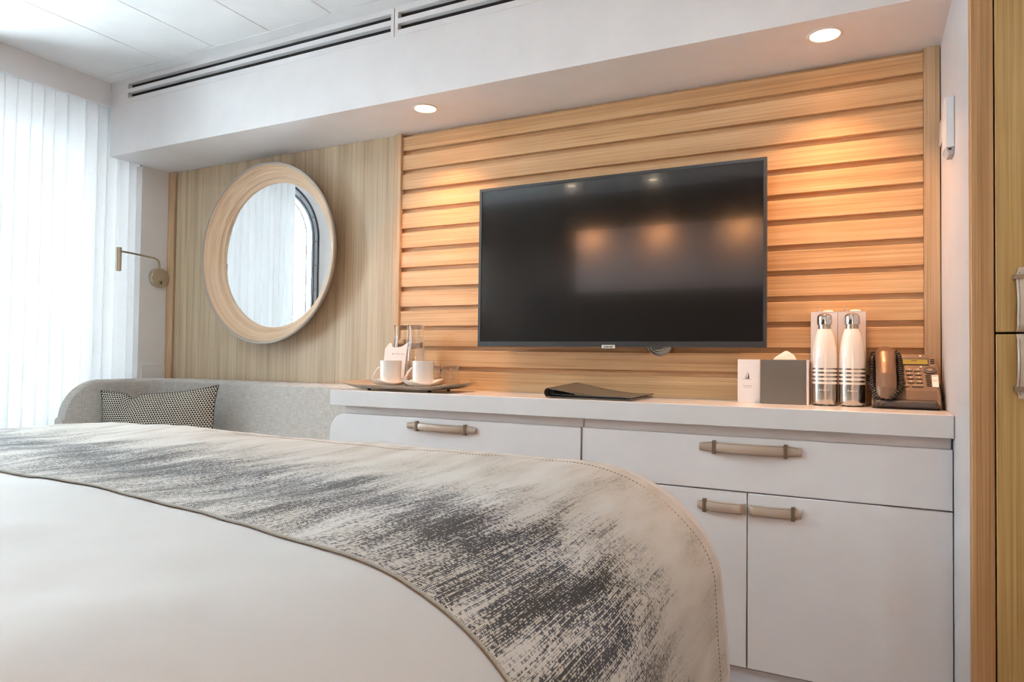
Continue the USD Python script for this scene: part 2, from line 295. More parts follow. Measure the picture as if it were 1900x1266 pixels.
# back wall: oak cladding, smooth on the left, slatted behind the television
w = struct('wall_back', None, None, 'oak clad wall behind the television, smooth on the left and slatted on the right')
part('plaster', bx(XL - .1, XR + .1, .020, .12, -.08, CH + .09), 'dark_gap', w)
part('smooth_panel', bx(-3.137, -1.8475, 0, .021, 0, 1.798, .001), 'panel_oak', w, label='smooth oak veneer panel with vertical grain')
part('edge_strip', bx(XP, -3.143, -.010, .021, 0, 1.798, .002), 'strip_oak', w)
part('edge_strip', bx(-1.8455, -1.811, -.009, .021, .78, 1.798, .002), 'strip_oak', w)
part('edge_strip', bx(-.0405, -.0015, -.004, .021, .80, 1.798, .002), 'strip_oak', w)
part('slat_backing', bx(-1.811, -.0405, .0185, .0205, .78, 1.798), 'slat_oak', w)
ztop = 1.786
for k in range(13):
    zb = 1.732 - .0770 * k if k < 12 else .795
    part('slat', bx(-1.8105, -.041, 0, .0186, zb, ztop, .0012), 'slat_oak', w)
    ztop = zb - .0175
# left wall: window bay with a boxed-out pier next to the oak panel
wl = struct('wall_left', None, None, 'white window wall with a pier beside the oak panel')
W1, W2 = (-1.25, -.165, .50, 1.95, .25), (-2.86, -2.36, 1.30, 1.95, .20)
hole = sbox(YF, 0, .02, CH)
for y0, y1, z0, z1, r in (W1, W2): hole = hole.difference(rrect(y0, y1, z0, z1, r, 16))
part('bay_wall', ext(hole, .10, (XL - .10, 0, 0), (0, 1, 0), (0, 0, 1)), 'white_paint', wl)
part('pier', bx(XL, XP, -.146, .0, 0, 1.7978), 'white_paint', wl)
for n, (y0, y1, z0, z1, r) in enumerate((W1, W2), 1):
    t = struct(f'window_{n}', None, None, 'grey framed window with rounded corners' + (' behind the sheer curtain' if n == 1 else ' beside the bed head'))
    ring = rrect(y0 - .06, y1 + .06, z0 - .06, z1 + .06, r + .06, 16).difference(rrect(y0 + .004, y1 - .004, z0 + .004, z1 - .004, r - .004, 16))
    part('window_frame', ext(ring, .02, (XL, 0, 0), (0, 1, 0), (0, 0, 1)), 'window_frame_grey', t)
    for o, i in ((.062, .050), (.016, .004), (-.006, -.012)):
        part('gasket', ext(rrect(y0 - o, y1 + o, z0 - o, z1 + o, r + o, 16).difference(rrect(y0 - i, y1 + i, z0 - i, z1 + i, r + i, 16)), .026 if o > 0 else .01, (XL if o > 0 else XL - .03, 0, 0), (0, 1, 0), (0, 0, 1)), 'gasket', t)
    line = rrect(y0 - .034, y1 + .034, z0 - .034, z1 + .034, r + .034, 16).exterior
    for k in range(int(line.length / .16)):
        q = line.interpolate(k * .16 + .04)
        part('bolt', lathe([(0, .004), (.005, .0035), (.006, 0), (0, 0)], 10, (XL + .02, q.x, q.y), 'x'), 'steel', t)
    part('pane', ext(rrect(y0 - .002, y1 + .002, z0 - .002, z1 + .002, r, 16), .006, (XL - .07, 0, 0), (0, 1, 0), (0, 0, 1)), 'pane', t)
cans = m3.Manifold.batch_boolean([m3.Manifold.cylinder(.1, .0395, .0395, 48).translate((x, -.202, 1.75)) for x in (-1.567, -.282)], m3.OpType.Add)
struct('trim_1', m3.Manifold.batch_boolean([m3.Manifold.cube((x1 - x0, y1 - y0, z1 - z0)).translate((x0, y0, z0)) for x0, x1, y0, y1, z0, z1 in (
    (XP, 0, -.304, .02, 1.798, 1.818), (XP, 0, -.304, -.280, 1.798, 2.0224), (XP, -3.0836, -.304, .02, 1.80, CH + .012), (-.1604, 0, -.304, .02, 1.80, CH + .012), (XP, 0, -.304, -.20, 2.1226, CH + .012))], m3.OpType.Add) - cans,
       'soffit_white', 'white boxed soffit above the television wall', smooth=20)
struct('trim_2', bx(XP - .018, XP, YF, -.304, 2.020, CH + .012, .001), 'soffit_white', 'white curtain valance under the ceiling')
struct('wall_right', bx(XR, XR + .1, YF - .1, .12, -.08, CH + .09), 'white_paint', 'white cabin wall at the far right')
wf = struct('wall_front', None, None, 'wall behind the bed head')
part('plaster', bx(XL - .1, XR + .1, YF - .1, YF, -.08, CH + .09), 'white_paint', wf)
wc = thing('bed_canopy', 'dark wooden canopy box on the wall over the bed head', 'canopy', (-2.0, -2.85, 1.9))
part('soffit', bx(XL, -.60, YF + .001, YF + .30, 1.952, 2.12, .003), 'dark_wood', wc)
part('side_panel', bx(XL, -2.66, YF + .001, YF + .03, 0, 1.951, .002), 'dark_wood', wc)
part('side_panel', bx(-2.655, -2.195, YF + .001, YF + .03, 1.44, 1.951, .002), 'dark_wood', wc)
part('fascia', bx(XL, -.60, YF + .301, YF + .33, 1.862, 2.12, .003), 'dark_wood', wc)

# ------------------------------------------------------------------ large furniture: wardrobe, dresser, worktop, sofa, bed
def strap(p0, p1, half, bulge, loop0, loop1, up_axis, out, fold=0):
    """Parts of a leather pull running p0 -> p1: strap, two stitch rows, metal loops. out points off the door."""
    p0, p1, upv, out = (np.array(q, float) for q in (p0, p1, up_axis, out))
    d = p1 - p0; L = np.linalg.norm(d); d = d / L
    n = 33; s = np.linspace(0, 1, n)
    a, b = (0.15 if loop0 else 0.0), (0.85 if loop1 else 1.0)
    mid = np.clip((s - a) / (b - a), 0, 1)
    h = .004 + bulge * np.sin(mid * math.pi) ** .75
    if not loop0: h = np.where(s < .08, .004 + .010 * np.sqrt(np.clip(s / .08, 0, 1)), np.maximum(h, .014 * (1 - s) + .004)) 
    if not loop1: h = np.where(s > .92, .004 + .010 * np.sqrt(np.clip((1 - s) / .08, 0, 1)), np.maximum(h, .014 * s + .004))
    w = np.full(n, half)
    if loop0: w = np.where(s < .13, half * (.72 + .28 * s / .13), w)
    if loop1: w = np.where(s > .87, half * (.72 + .28 * (1 - s) / .13), w)
    ring = []
    for (o, k) in ((-1, -.0015), (-1, .0004), (-.82, .0026), (-.45, .0048), (0, .0058), (.45, .0048), (.82, .0026), (1, .0004), (1, -.0015), (0, -.002)):
        ring.append(p0 + s[:, None] * L * d + (w * o)[:, None] * upv + (h + k)[:, None] * out)
    P = np.stack(ring, 1); P = np.concatenate([P, P[:, :1]], 1)
    body = grid(P); caps = [hull(P[0]) if False else None]
    body.merge_vertices(); body.fill_holes(); body.fix_normals()
    st = []
    for o in (-.8, .8):
        for k in range(2, int(L / .0042) - 1):
            q = k * .0042 / L
            hh, ww = np.interp(q, s, h), np.interp(q, s, w)
            e = p0 + q * L * d + ww * o * upv + (hh + .0029) * out
            st.append(hull([e + i * .0013 * d + j * .0005 * upv + m * .0006 * out for i in (-1, 1) for j in (-1, 1) for m in (-1, 1)]))
    loops = []
    for on, q in ((loop0, .15), (loop1, .85)):
        if on:
            e = p0 + q * L * d; r = half * 1.24
            fr = rrect(-r, r, 0, .0138, .001, 3).difference(sbox(-r + .0024, .0005, r - .0024, .0114))
            loops.append(ext(fr, .0085, e - .00425 * d, upv, out, d))
    return body, join(st), loops
def handle(parent, *a):
    body, st, loops = strap(*a)
    h = UsdGeom.Xform.Define(stage, f'{parent.GetPath()}/' + numbered(str(parent.GetPath()), 'handle')).GetPrim()
    ORIGIN[str(h.GetPath())] = ORIGIN[str(parent.GetPath())]
    part('strap', body, 'leather', h, smooth=60); part('stitching', st, 'stitch', h, smooth=False)
    for l in loops: part('loop', l, 'loop_metal', h, smooth=20)
YD = -.276
wd = thing('wardrobe', 'oak veneered wardrobe with white side panel and leather pulls at the right edge', 'wardrobe', (0, -.3, 0))
part('side_panel', bx(0, .018, -.543, .0, 0, CH, .0008), 'panel_white', wd, label='white inner side panel')
part('stile', bx(.0002, .0382, -.574, -.5432, 0, CH, .0015), 'wardrobe_stile', wd)
part('stile', bx(1.10, 1.14, -.574, -.5432, 0, CH, .0015), 'wardrobe_stile', wd)
part('body', bx(.0185, 1.49, -.5425, .0, 0, CH), 'dark_gap', wd)
for x0, x1 in ((.0405, .58), (.584, 1.097)):
    part('door', bx(x0, x1, -.576, -.5545, .9835, CH - .006, .0012), 'wardrobe_oak', wd)
    part('door', bx(x0, x1, -.576, -.5545, .06, .9795, .0012), 'wardrobe_oak', wd)
for q0, q1, l0, l1 in (((.089, -.578, .9835), (.089, -.578, 1.108), 0, 1), ((.089, -.578, .855), (.089, -.578, .9795), 1, 0)):
    handle(wd, q0, q1, .0175, .016, l0, l1, (1, 0, 0), (0, -1, 0))
dl = thing('drawer_unit', 'white drawer unit with rounded upper corner and one leather pull, half hidden by the bed', 'cabinet', (-1.42, -.15, 0))
part('body', bx(-1.855, -.9395, YD + .0185, -.0008, .10, .7445, .002), 'dresser_white', dl)
pl = rrect(-1.911, -.9405, .40, .7165, .004, 4).difference(sbox(-1.93, .64, -1.834, .73)).union(Point(-1.836, .6415).buffer(.075, quad_segs=14)).convex_hull
part('drawer', front(pl.intersection(sbox(-2, .5685, 0, 1)), YD, .018), 'dresser_white', dl, label='drawer front with rounded upper left corner')
part('lower_drawer', front(sbox(-1.911, .108, -.9405, .5645), YD, .018), 'dresser_white', dl)
part('plinth', bx(-1.83, -.9395, -.262, -.25, 0, .10), 'plinth_steel', dl)
handle(dl, (-1.566, YD, .6885), (-1.297, YD, .6855), .0135, .016, 1, 1, (0, 0, 1), (0, -1, 0))
dr = thing('dresser', 'white dresser with one wide drawer over two doors and leather pulls', 'dresser', (-.47, -.15, 0))
part('body', bx(-.9365, -.0025, YD + .0185, -.0008, .10, .7445, .002), 'dresser_white', dr)
part('drawer', front(sbox(-.9355, .5715, -.0018, .7165), YD, .018), 'dresser_white', dr)
part('door', front(sbox(-.9355, .107, -.4670, .5685), YD, .018), 'dresser_white', dr)
part('door', front(sbox(-.4640, .107, -.0018, .5685), YD, .018), 'dresser_white', dr)
part('plinth', bx(-.9365, -.0025, -.262, -.25, 0, .10), 'plinth_steel', dr, label='grey metal plinth')
handle(dr, (-.590, YD, .6860), (-.331, YD, .6865), .0145, .016, 1, 1, (0, 0, 1), (0, -1, 0))
handle(dr, (-.595, YD, .527), (-.4685, YD, .527), .0145, .012, 1, 0, (0, 0, 1), (0, -1, 0))
handle(dr, (-.462, YD, .527), (-.332, YD, .527), .0145, .012, 0, 1, (0, 0, 1), (0, -1, 0))
solo('worktop', bx(-1.890, -.0012, -.302, -.0005, .745, .800, .0016), 'worktop_white', 'long white worktop over the drawers under the television', 'worktop')

sf = thing('sofa', 'light grey linen corner sofa with rounded back beyond the bed', 'sofa', (-2.5, -.3, 0))
zt = .808
def rolled(path, t, z0, z1, taper=None):
    """An upholstered back following path (inner line), thickness t, rounded top edge."""
    p = np.asarray(path, float); d = np.gradient(p, axis=0); d /= np.linalg.norm(d, axis=1, keepdims=True); nrm = np.stack([d[:, 1], -d[:, 0]], 1)
    prof = [(0, 0)] + [(t / 2 - t / 2 * math.cos(a), 1) for a in np.linspace(0.05, math.pi - .05, 9)] + [(t, 0)]
    P = np.zeros((len(p), len(prof), 3)); r = .018
    for k, (o, topf) in enumerate(prof):
        P[:, k, :2] = p + nrm * (o * (1 if taper is None else taper))[..., None] if taper is not None else p + nrm * o
        zz = z0 if not topf else (z1 - r * (1 - math.sin(math.acos(np.clip(1 - 2 * o / t, -1, 1)))))
        P[:, k, 2] = zz
    return P
aa = np.linspace(0, math.pi / 2, 12); R = .10
inner = [(-1.897, -.105)] + [(x, -.105) for x in np.linspace(-1.95, -2.97, 24)] + [(-2.97 - R * math.sin(a), -.105 - R + R * math.cos(a)) for a in aa[1:]] + [(-3.07, y) for y in np.linspace(-.23, -.545, 40)]
inx = np.array([q[0] for q in inner]); Pb = rolled(inner, .098, .30, zt, np.where(inx < -3.0, .55, 1.0))
iy = np.array([q[1] if q[0] < -3.06 else 0 for q in inner])
fall = np.where(iy < -.385, .15 - np.sqrt(np.maximum(.15 ** 2 - (np.minimum(-.385 - iy, .1499)) ** 2, 0)), 0)
fall = np.where(iy < -.534, .15, fall)
Pb[:, 1:-1, 2] -= fall[:, None]
nb = len([q for q in inner if q[0] > -2.98]) + 5
bk = grid(Pb[:nb + 1]); ar = grid(Pb[nb:])
def caps(P):
    e = [np.repeat(q.mean(0)[None], len(q), 0)[None] for q in (P[0], P[-1])]
    g = grid(np.concatenate([e[0], P, e[1]], 0)); g.merge_vertices(); g.fill_holes(); g.fix_normals(); return g
bk, ar = caps(Pb[:nb + 1]), caps(Pb[nb:])
part('back', bk, 'sofa_linen', sf, smooth=50); part('arm', ar, 'sofa_linen', sf, smooth=50)
part('base', bx(-3.17, -1.915, -.56, -.012, .06, .302, .01), 'sofa_linen', sf)
part('seat', rbx(-3.066, -1.917, -.575, -.112, .29, .44, .03), 'sofa_linen', sf)
for x in (-3.1, -2.0):
    for y in (-.5, -.08): part('foot', bx(x - .02, x + .02, y - .02, y + .02, 0, .062), 'rubber', sf)

BT = .700
def ell(a, b):
    t = np.linspace(0, math.pi / 2, 200); H, D = a * np.sin(t), b * (1 - np.cos(t))
    s = np.r_[0, np.cumsum(np.hypot(np.diff(H), np.diff(D)))]
    return s, H, D
ELL = {k: ell(*v) for k, v in dict(r=(.30, .20), l=(.22, .18), f=(.22, .17)).items()}
X0R, X0L, Y0F = -.74, -2.28, -.84
def bed(u, v, lift=0.0, rough=1.0):
    """Point of the made-up bed's surface at cloth coordinates u (across) and v (towards the foot)."""
    ax = np.where(u > X0R, u - X0R, np.where(u < X0L, X0L - u, 0)); ay = np.maximum(v - Y0F, 0); q = np.hypot(ax, ay) + 1e-9
    wx = (ax / q) ** 2; H = np.zeros_like(q); D = np.zeros_like(q)
    for key, wgt in (('r', wx * (u > 0.5 * (X0R + X0L))), ('l', wx * (u <= 0.5 * (X0R + X0L))), ('f', 1 - wx)):
        s, h, d = ELL[key]; over = np.maximum(q - s[-1], 0)
        H += wgt * (np.interp(q, s, h) + .03 * over); D += wgt * (np.interp(q, s, d) + over)
    x = np.clip(u, X0L, X0R) + np.sign(u + 1.5) * H * ax / q; y = np.minimum(v, Y0F) + H * ay / q; z = BT - D
    low = np.clip((D - .12) / .25, 0, 1)
    fold = .012 * low * np.sin(9 * (v + .4 * u) + 3 * np.sin(2.3 * v)) + .006 * low * np.sin(23 * v + 1.3)
    x = x + np.sign(u + 1.5) * fold * ax / q; y = y + fold * ay / q
    z = z + rough * (.030 * (meshkit.fbm(np.stack([u * 2.6, v * 2.6, 0 * u], -1), 3, 4) - .5) + .008 * (meshkit.fbm(np.stack([u * 7 + v * 3, v * 5, 0 * u + 3], -1), 3, 9) - .5)) * (1 - .6 * low)
    P = np.stack([x, y, np.maximum(z, .10)], -1)
    if lift:
        N = np.cross(np.gradient(P, axis=0), np.gradient(P, axis=1)); N /= np.linalg.norm(N, axis=-1, keepdims=True) + 1e-12
        P = P + lift * np.where(N[..., 2:] < -.2, -N, N)
    return P
bd = thing('bed', 'wide bed made up with a plain white duvet in the foreground', 'bed', (-1.5, -1.8, 0))
uu, vv = np.meshgrid(np.linspace(-2.9, -.08, 200), np.linspace(-2.92, -.22, 190), indexing='ij')
dv = grid(bed(uu, vv)); dv.fix_normals()
part('duvet', dv, 'duvet_white', bd, smooth=True)
part('mattress', bx(-2.38, -.62, -2.93, -.80, .30, .60, .04), 'mattress_cloth', bd)
part('base', bx(-2.36, -.64, -2.95, -.84, .02, .30, .01), 'headboard_dark', bd)
hb = thing('headboard', 'dark padded headboard behind the bed', 'headboard', (-1.5, -2.96, 0))
part('upper_panel', bx(-2.19, -.62, -2.999, -2.97, 1.44, 1.90, .004), 'headboard_cloth', hb, label='mauve grey padded upper panel lit by three lamps')
part('backboard', bx(-2.65, -.35, -2.998, -2.975, 0, 1.438, .003), 'headboard_dark', hb)
for k in range(4): part('pad', rbx(-2.64 + .572 * k, -2.08 + .572 * k, -2.976, -2.952, .35, 1.43, .011), 'headboard_dark', hb)

rn = thing('bed_runner', 'grey bed runner with dark woven dashes laid across the foot of the white bed', 'bed runner', (-1.5, -1.2, 0))
nu, nv = 330, 150
u1 = np.linspace(-2.75, -.18, nu); t1 = np.linspace(0, 1, nv)
near = -1.600 + .115 * np.clip((-.74 - u1) / .85, 0, 1.1) + .010 * np.sin(u1 * 5 + 1); far = -.850 + .006 * np.sin(u1 * 7)
U = np.repeat(u1[:, None], nv, 1); V = near[:, None] + (far - near)[:, None] * t1[None]
top = bed(U, V, .0055); bot = bed(U, V, .0015)
wr = (meshkit.fbm(np.stack([U * 11, V * 4.5 + U * 1.5, 0 * U + 5], -1), 3, 2) - .5) * .011 * np.clip(t1 * 6, 0, 1) * np.clip((1 - t1) * 8, 0, 1)
top[..., 2] += np.maximum(wr, -.004)
rim = np.concatenate([bot[:, :1], top, bot[:, -1:]], 1)
uvr = np.concatenate([np.stack([U[:, :1], V[:, :1] - near[:, None]], -1), np.stack([U, V - near[:, None]], -1), np.stack([U[:, -1:], V[:, -1:] - near[:, None]], -1)], 1).reshape(-1, 2)
rg = grid(rim)
if rg.face_normals[:, 2].mean() < 0: rg.invert()
part('woven_cloth', rg, 'runner_weave', rn, smooth=True, uv=uvr + np.array([3.0, 0]))
part('hem', tube(bed(U[:, :3], V[:, :3], .0036)[:, 0], .0021, 6), 'hem_grey', rn, label='thin grey-green edging')
st = []
Vf = np.stack([far - .046, far - .042, far - .038], 1); line = bed(U[:, :3], Vf, .0062)[:, 1]
for k in range(120, nu - 1, 1):
    a, b = line[k], line[k] + (line[k + 1] - line[k]) * .55
    st.append(tube([a, (a + b) / 2, b], .0007, 4))
part('stitching', st, 'thread_tan', rn, smooth=False, label='stitched line along the far edge')

# ------------------------------------------------------------------ things on the walls
def curtain():
    n, m = 420, 26; s = np.linspace(0, 1, n); zz = np.linspace(.02, 2.105, m)
    y = -.150 - .765 * s
    P = np.zeros((n, m, 3))
    ph = s * 2 * math.pi * 15 + 1.8 * np.sin(s * 9.0) + .9 * np.sin(s * 23 + 1)
    for j, z in enumerate(zz):
        k = 1 - z / 2.1
        amp = .016 + .010 * k
        P[:, j, 0] = -3.243 + amp * (np.sin(ph + .25 * math.sin(z * 2)) + .20 * np.sin(2 * ph + .8)) * (.7 + .3 * np.sin(s * 31)) 
        P[:, j, 1] = y + .012 * np.cos(ph) - .010 * k * np.sin(s * 12) + (.012 * k * np.clip(1 - s * 12, 0, 1))
        P[:, j, 2] = z
    return grid(P)
ct = thing('curtain', 'white sheer floor-length curtain hanging in front of the window', 'curtain', (-3.285, -.6, 0))
part('drape', curtain(), 'sheer', ct, smooth=True)
part('rail', bx(-3.305, -3.265, -1.9, -.15, 2.105, 2.127), 'lamp_ring', ct)

MC = np.array([-2.468, 0, 1.356])
mr = thing('mirror', 'round wall mirror in a deep pale wooden ring frame', 'mirror', tuple(MC))
prof = [(.318, -.001), (.345, -.018), (.370, -.044), (.386, -.068), (.390, -.076), (.3895, -.0805), (.3865, -.0825), (.3830, -.0815), (.380, -.077), (.374, -.063), (.364, -.049), (.351, -.038), (.340, -.032), (.335, -.0295), (.333, -.023), (.325, -.0185), (.3155, -.0175), (.3145, -.010), (.3145, -.001)]
part('outer_rim', lathe([(r, -y) for r, y in prof[:8]] + [(.381, .0780), (.3775, .0700), (.363, .046), (.338, .019), (.313, .001)], 128, MC, 'y'), 'rim_grey', mr, smooth=40, label='thin grey outer rim')
part('frame', lathe([(r, -y) for r, y in prof[8:]] + [(.313, .0005), (.336, .018), (.360, .045), (.3765, .071)], 128, MC, 'y'), 'mirror_wood', mr, smooth=40, label='pale wooden inner bowl')
part('mirror_glass', lathe([(0, .0125), (.3150, .0125), (.3150, .004), (0, .004)], 128, MC, 'y'), 'mirror_glass', mr, smooth=False, label='flat reflecting glass')

tvt = thing('television', 'large flat television with black screen mounted on the slatted wall', 'television', (-.923, -.06, 1.24))
TL, TR, TB, TT = -1.4055, -.4405, .9605, 1.5185
bz = sbox(TL, TB, TR, TT).difference(sbox(TL + .0095, TB + .0175, TR - .0095, TT - .0095))
part('bezel', ext(bz, .018, (0, -.090, 0), (1, 0, 0), (0, 0, 1), (0, 1, 0)), 'tv_bezel', tvt, smooth=False)
part('screen', bx(TL + .0094, TR - .0094, -.0875, -.080, TB + .0174, TT - .0094), 'tv_screen', tvt, smooth=False, label='dark reflecting screen')
part('back_cover', hull([(x, y, z) for y, i in ((-.072, .0), (-.045, .03), (-.03, .12)) for x in (TL + i, TR - i) for z in (TB + i, TT - i)]), 'tv_black', tvt)
part('wall_bracket', bx(-1.12, -.73, -.034, .0, 1.12, 1.36, .002), 'tv_black', tvt)
lg = part('badge', bx(-.9425, -.8985, -.0935, -.089, .9555, .9665, .0008), 'badge_silver', tvt, label='small silver badge with lettering')
tm = meshkit.text_mesh('SAMSUNG', .0046, .0006, True); bb = tm.bounds; tm.apply_translation([-(bb[0, 0] + bb[1, 0]) / 2, 0, 0])
tm.apply_transform(np.array([[1, 0, 0, -.9205], [0, 0, -1, -.0934], [0, 1, 0, .9587], [0, 0, 0, 1]]))
part('lettering', tm, 'ink', lg, smooth=False)
cg = thing('cable_grommet', 'round ribbed metal cable cover on the slats below the television', 'cable cover', (-.777, 0, .975))
part('disc', lathe([(0, .012), (.020, .012), (.0215, .008), (.038, .006), (.043, 0), (0, 0)], 40, (-.777, 0, .975), 'y'), 'brushed_steel', cg)
for r in (.022, .030, .0385): part('ring', lathe([(r - .0022, .0), (r - .002, .0125), (r, .0135), (r + .002, .0125), (r + .0022, .0)], 40, (-.777, 0, .975), 'y'), 'plate_silver', cg)

def vent(x0, x1, label):
    v = thing('air_vent', label, 'air vent', ((x0 + x1) / 2, -.29, 2.02), group=None)
    y = -.3055
    cube = lambda a, b, z0, z1, y0=y, y1=-.285: m3.Manifold.cube((b - a, y1 - y0, z1 - z0)).translate((a, y0, z0))
    part('frame', cube(x0, x1, 2.0226, 2.1224) - cube(x0 + .013, x1 - .013, 2.0435, 2.0660, y - .1, 0) - cube(x0 + .013, x1 - .013, 2.0835, 2.1060, y - .1, 0), 'soffit_white', v, smooth=20)
    part('cavity', bx(x0 + .005, x1 - .005, -.2845, -.21, 2.0228, 2.1222), 'vent_dark', v)
vent(-3.0835, -1.6315, 'slotted linear air vent in the soffit nearer the window')
vent(-1.6275, -.1605, 'slotted linear air vent in the soffit nearer the wardrobe')
for x, lb in ((-1.567, 'round recessed ceiling lamp in the soffit left of the television'), (-.282, 'round recessed ceiling lamp in the soffit above the bottles and telephone')):
    d = thing('downlight', lb, 'ceiling lamp', (x, -.202, 1.798))
    part('ring', lathe([(.0365, .0005), (.0368, -.0015), (.0390, -.0030), (.044, -.0026), (.046, -.0006), (.046, 0), (.0388, 0), (.0388, .002), (.0372, .002)], 48), 'lamp_ring', d, local=True)
    part('reflector', lathe([(.0366, .0), (.0364, .013), (.0350, .031), (.0314, .050), (.0282, .056), (.0292, .058), (.0328, .051), (.0364, .032), (.0377, .013), (.0378, .0)], 48), 'reflector_white', d, local=True, label='white inner reflector')
    part('lens', lathe([(0, .0552), (.0285, .0552), (.0285, .0575), (0, .0575)], 40), 'lamp_glow', d, local=True)
for name, glow, spots in (('reading_spot', 'bed_lamp_glow', ((-2.0, -2.40, CH, 'small recessed ceiling lamp over the bed, window side'), (-1.44, -2.47, CH, 'small recessed ceiling lamp over the middle of the bed'))),
                          ('ceiling_spot', 'room_lamp_glow', ((-.75, -1.45, CH, 'recessed ceiling lamp over the foot of the bed, wardrobe side'), (-2.2, -1.45, CH, 'recessed ceiling lamp over the foot of the bed, window side'), (.55, -1.75, CH, 'recessed ceiling lamp in the cabin entry'))),
                          ('canopy_lamp', 'canopy_glow', ((-2.06, -2.850, 1.952, 'recessed lamp under the bed canopy, window side'), (-1.53, -2.850, 1.952, 'recessed lamp under the middle of the bed canopy'), (-.95, -2.850, 1.952, 'recessed lamp under the bed canopy, wardrobe side')))):
    first = None
    for x, y, z, lb in spots:
        if first is not None: dup(first, (x, y, z), 0, lb); continue
        first = d = thing(name, lb, 'ceiling lamp', (x, y, z))
        rg_, ln_ = lathe([(.030, 0), (.0302, -.0015), (.0325, -.0035), (.038, -.003), (.040, -.0005), (.040, .002), (.030, .002)], 32), lathe([(0, -.0012), (.0305, -.0012), (.0305, .001), (0, .001)], 32)
        if name == 'canopy_lamp':                                        # turned towards the wall
            cup = lathe([(.0, .03), (.036, .03), (.0405, .0005), (.0405, -.001), (.030, -.001), (.030, .002), (0, .002)], 32)
            for q in (rg_, ln_, cup): q.apply_transform(trimesh.transformations.rotation_matrix(math.radians(-42), [1, 0, 0])); q.apply_translation([0, 0, -.050])
            part('head', cup, 'lamp_ring', d, local=True)
        part('ring', rg_, 'lamp_ring', d, local=True); part('lens', ln_, glow, d, local=True)

gl = thing('bedside_lamp', 'opal globe lamp on the wall beside the bed head', 'wall lamp', (.10, -2.99, 1.12))
part('wall_plate', lathe([(0, 0), (.05, 0), (.05, -.02), (0, -.02)], 32, (.10, -2.999, 1.12), 'y'), 'brushed_steel', gl)
part('arm', cyl((.10, -2.98, 1.12), (.10, -2.86, 1.12), .008), 'brushed_steel', gl)
part('globe', trimesh.creation.icosphere(3, .085).apply_translation((.10, -2.80, 1.12)), 'globe_glow', gl)
sc = thing('wall_lamp', 'slim brushed metal reading lamp on the white pier by the curtain', 'wall lamp', (XP, -.047, 1.281))
part('wall_plate', lathe([(0, 0), (.0455, 0), (.0455, .022), (.0435, .0245), (0, .0245)], 48, (XP, -.057, 1.281), 'x'), 'brushed_steel', sc)
arc = [(-3.1755, -.057, 1.315), (-3.1755, -.057, 1.332), (-3.173, -.060, 1.347), (-3.168, -.068, 1.359), (-3.163, -.084, 1.3665), (-3.158, -.104, 1.3695), (-3.148, -.15, 1.371), (-3.128, -.235, 1.372), (-3.118, -.287, 1.372)]
part('arm', tube(arc, .0042, 12), 'brushed_steel', sc, smooth=60)
part('lamp_head', lathe([(0, -.053), (.0085, -.053), (.0105, -.051), (.0115, -.051), (.0115, .050), (.0105, .052), (0, .052)], 24, (-3.118, -.297, 1.336)), 'brushed_steel', sc)
part('switch', bx(XP + .024, XP + .028, -.0545, -.0505, 1.250, 1.264), 'rubber', sc)
op = thing('outlet_plate', 'white cover plate with two screws low on the pier above the sofa', 'outlet', (XP, -.068, .83))
part('plate', bx(XP, XP + .006, -.130, -.008, .79, .872, .0015), 'white_paint', op)
for y in (-.118, -.02): part('screw', lathe([(0, .0075), (.003, .0072), (.0034, .006), (0, .006)], 12, (XP, y, .836), 'x'), 'lamp_ring', op)
sn = thing('wall_sensor', 'small white curved sensor box on the white panel beside the slats', 'sensor', (0, -.3, 1.49))
pf = Polygon([(0, 0), (-.010, -.002), (-.019, -.012), (-.0195, -.06), (-.017, -.078), (0, -.088)]).buffer(-.002).buffer(.002)
part('case', ext(pf.intersection(sbox(-.1, -1, .0, 1)), .118, (0, -.235, 1.428), (1, 0, 0), (0, 1, 0), (0, 0, 1)), 'panel_white', sn)
part('foot', hull([(x, y, z) for z, i in ((1.428, 0), (1.414, .012)) for x in (-.018 + i * .6, -.0004) for y in (-.318 + i, -.24 - i)]), 'panel_white', sn)
part('port', bx(-.013, -.007, -.3195, -.316, 1.421, 1.425), 'ink', sn)
solo('switch_plate', bx(-.006, -.0004, -.105, -.030, 1.507, 1.572, .001), 'panel_white', 'thin cream switch plate tight against the slats at right', 'switch plate')

# ------------------------------------------------------------------ sofa cushion
cs = thing('cushion', 'oblong cushion with black and white triangle pattern leaning in the sofa corner', 'cushion', (-2.84, -.27, .44), group=None)
n, m = 56, 40; a = np.linspace(-1, 1, n); b = np.linspace(-1, 1, m); A, B = np.meshgrid(a, b, indexing='ij')
Wc, Hc = .230, .155
puff = .050 * ((1 - A ** 2) * (1 - B ** 2)) ** .62
pinch = 1 - .015 * (1 - B ** 2) * np.abs(A) ** 6; pinh = 1 - .10 * (1 - A ** 2) * np.abs(B) ** 4
ear = 1 + .05 * np.abs(A * B) ** 3
cx, cz = Wc * A * pinch * ear, Hc * B * pinh * ear + .014 * A
dent = .022 * np.exp(-((A + .45) / .10) ** 2) * np.clip(B, 0, 1) ** 2
cz = cz - dent
cd, cn = np.array([.43, .235, 0.]) / np.hypot(.43, .235), np.array([.235, -.43, 0.]) / np.hypot(.43, .235)
lean = np.array([-.235, .43, 0.]) / np.hypot(.43, .235) * .09 + np.array([0, 0, .99])
cc = np.array([-2.795, -.322, .618])
fr = cc + cx[..., None] * cd + cz[..., None] * lean + puff[..., None] * cn; bkp = cc + cx[..., None] * cd + cz[..., None] * lean - puff[..., None] * cn
g1, g2 = grid(fr), grid(bkp, True); uvc = np.stack([cx, Hc * B], -1).reshape(-1, 2) + 2
if (g1.face_normals @ cn).mean() < 0: g1.invert(); g2.invert()
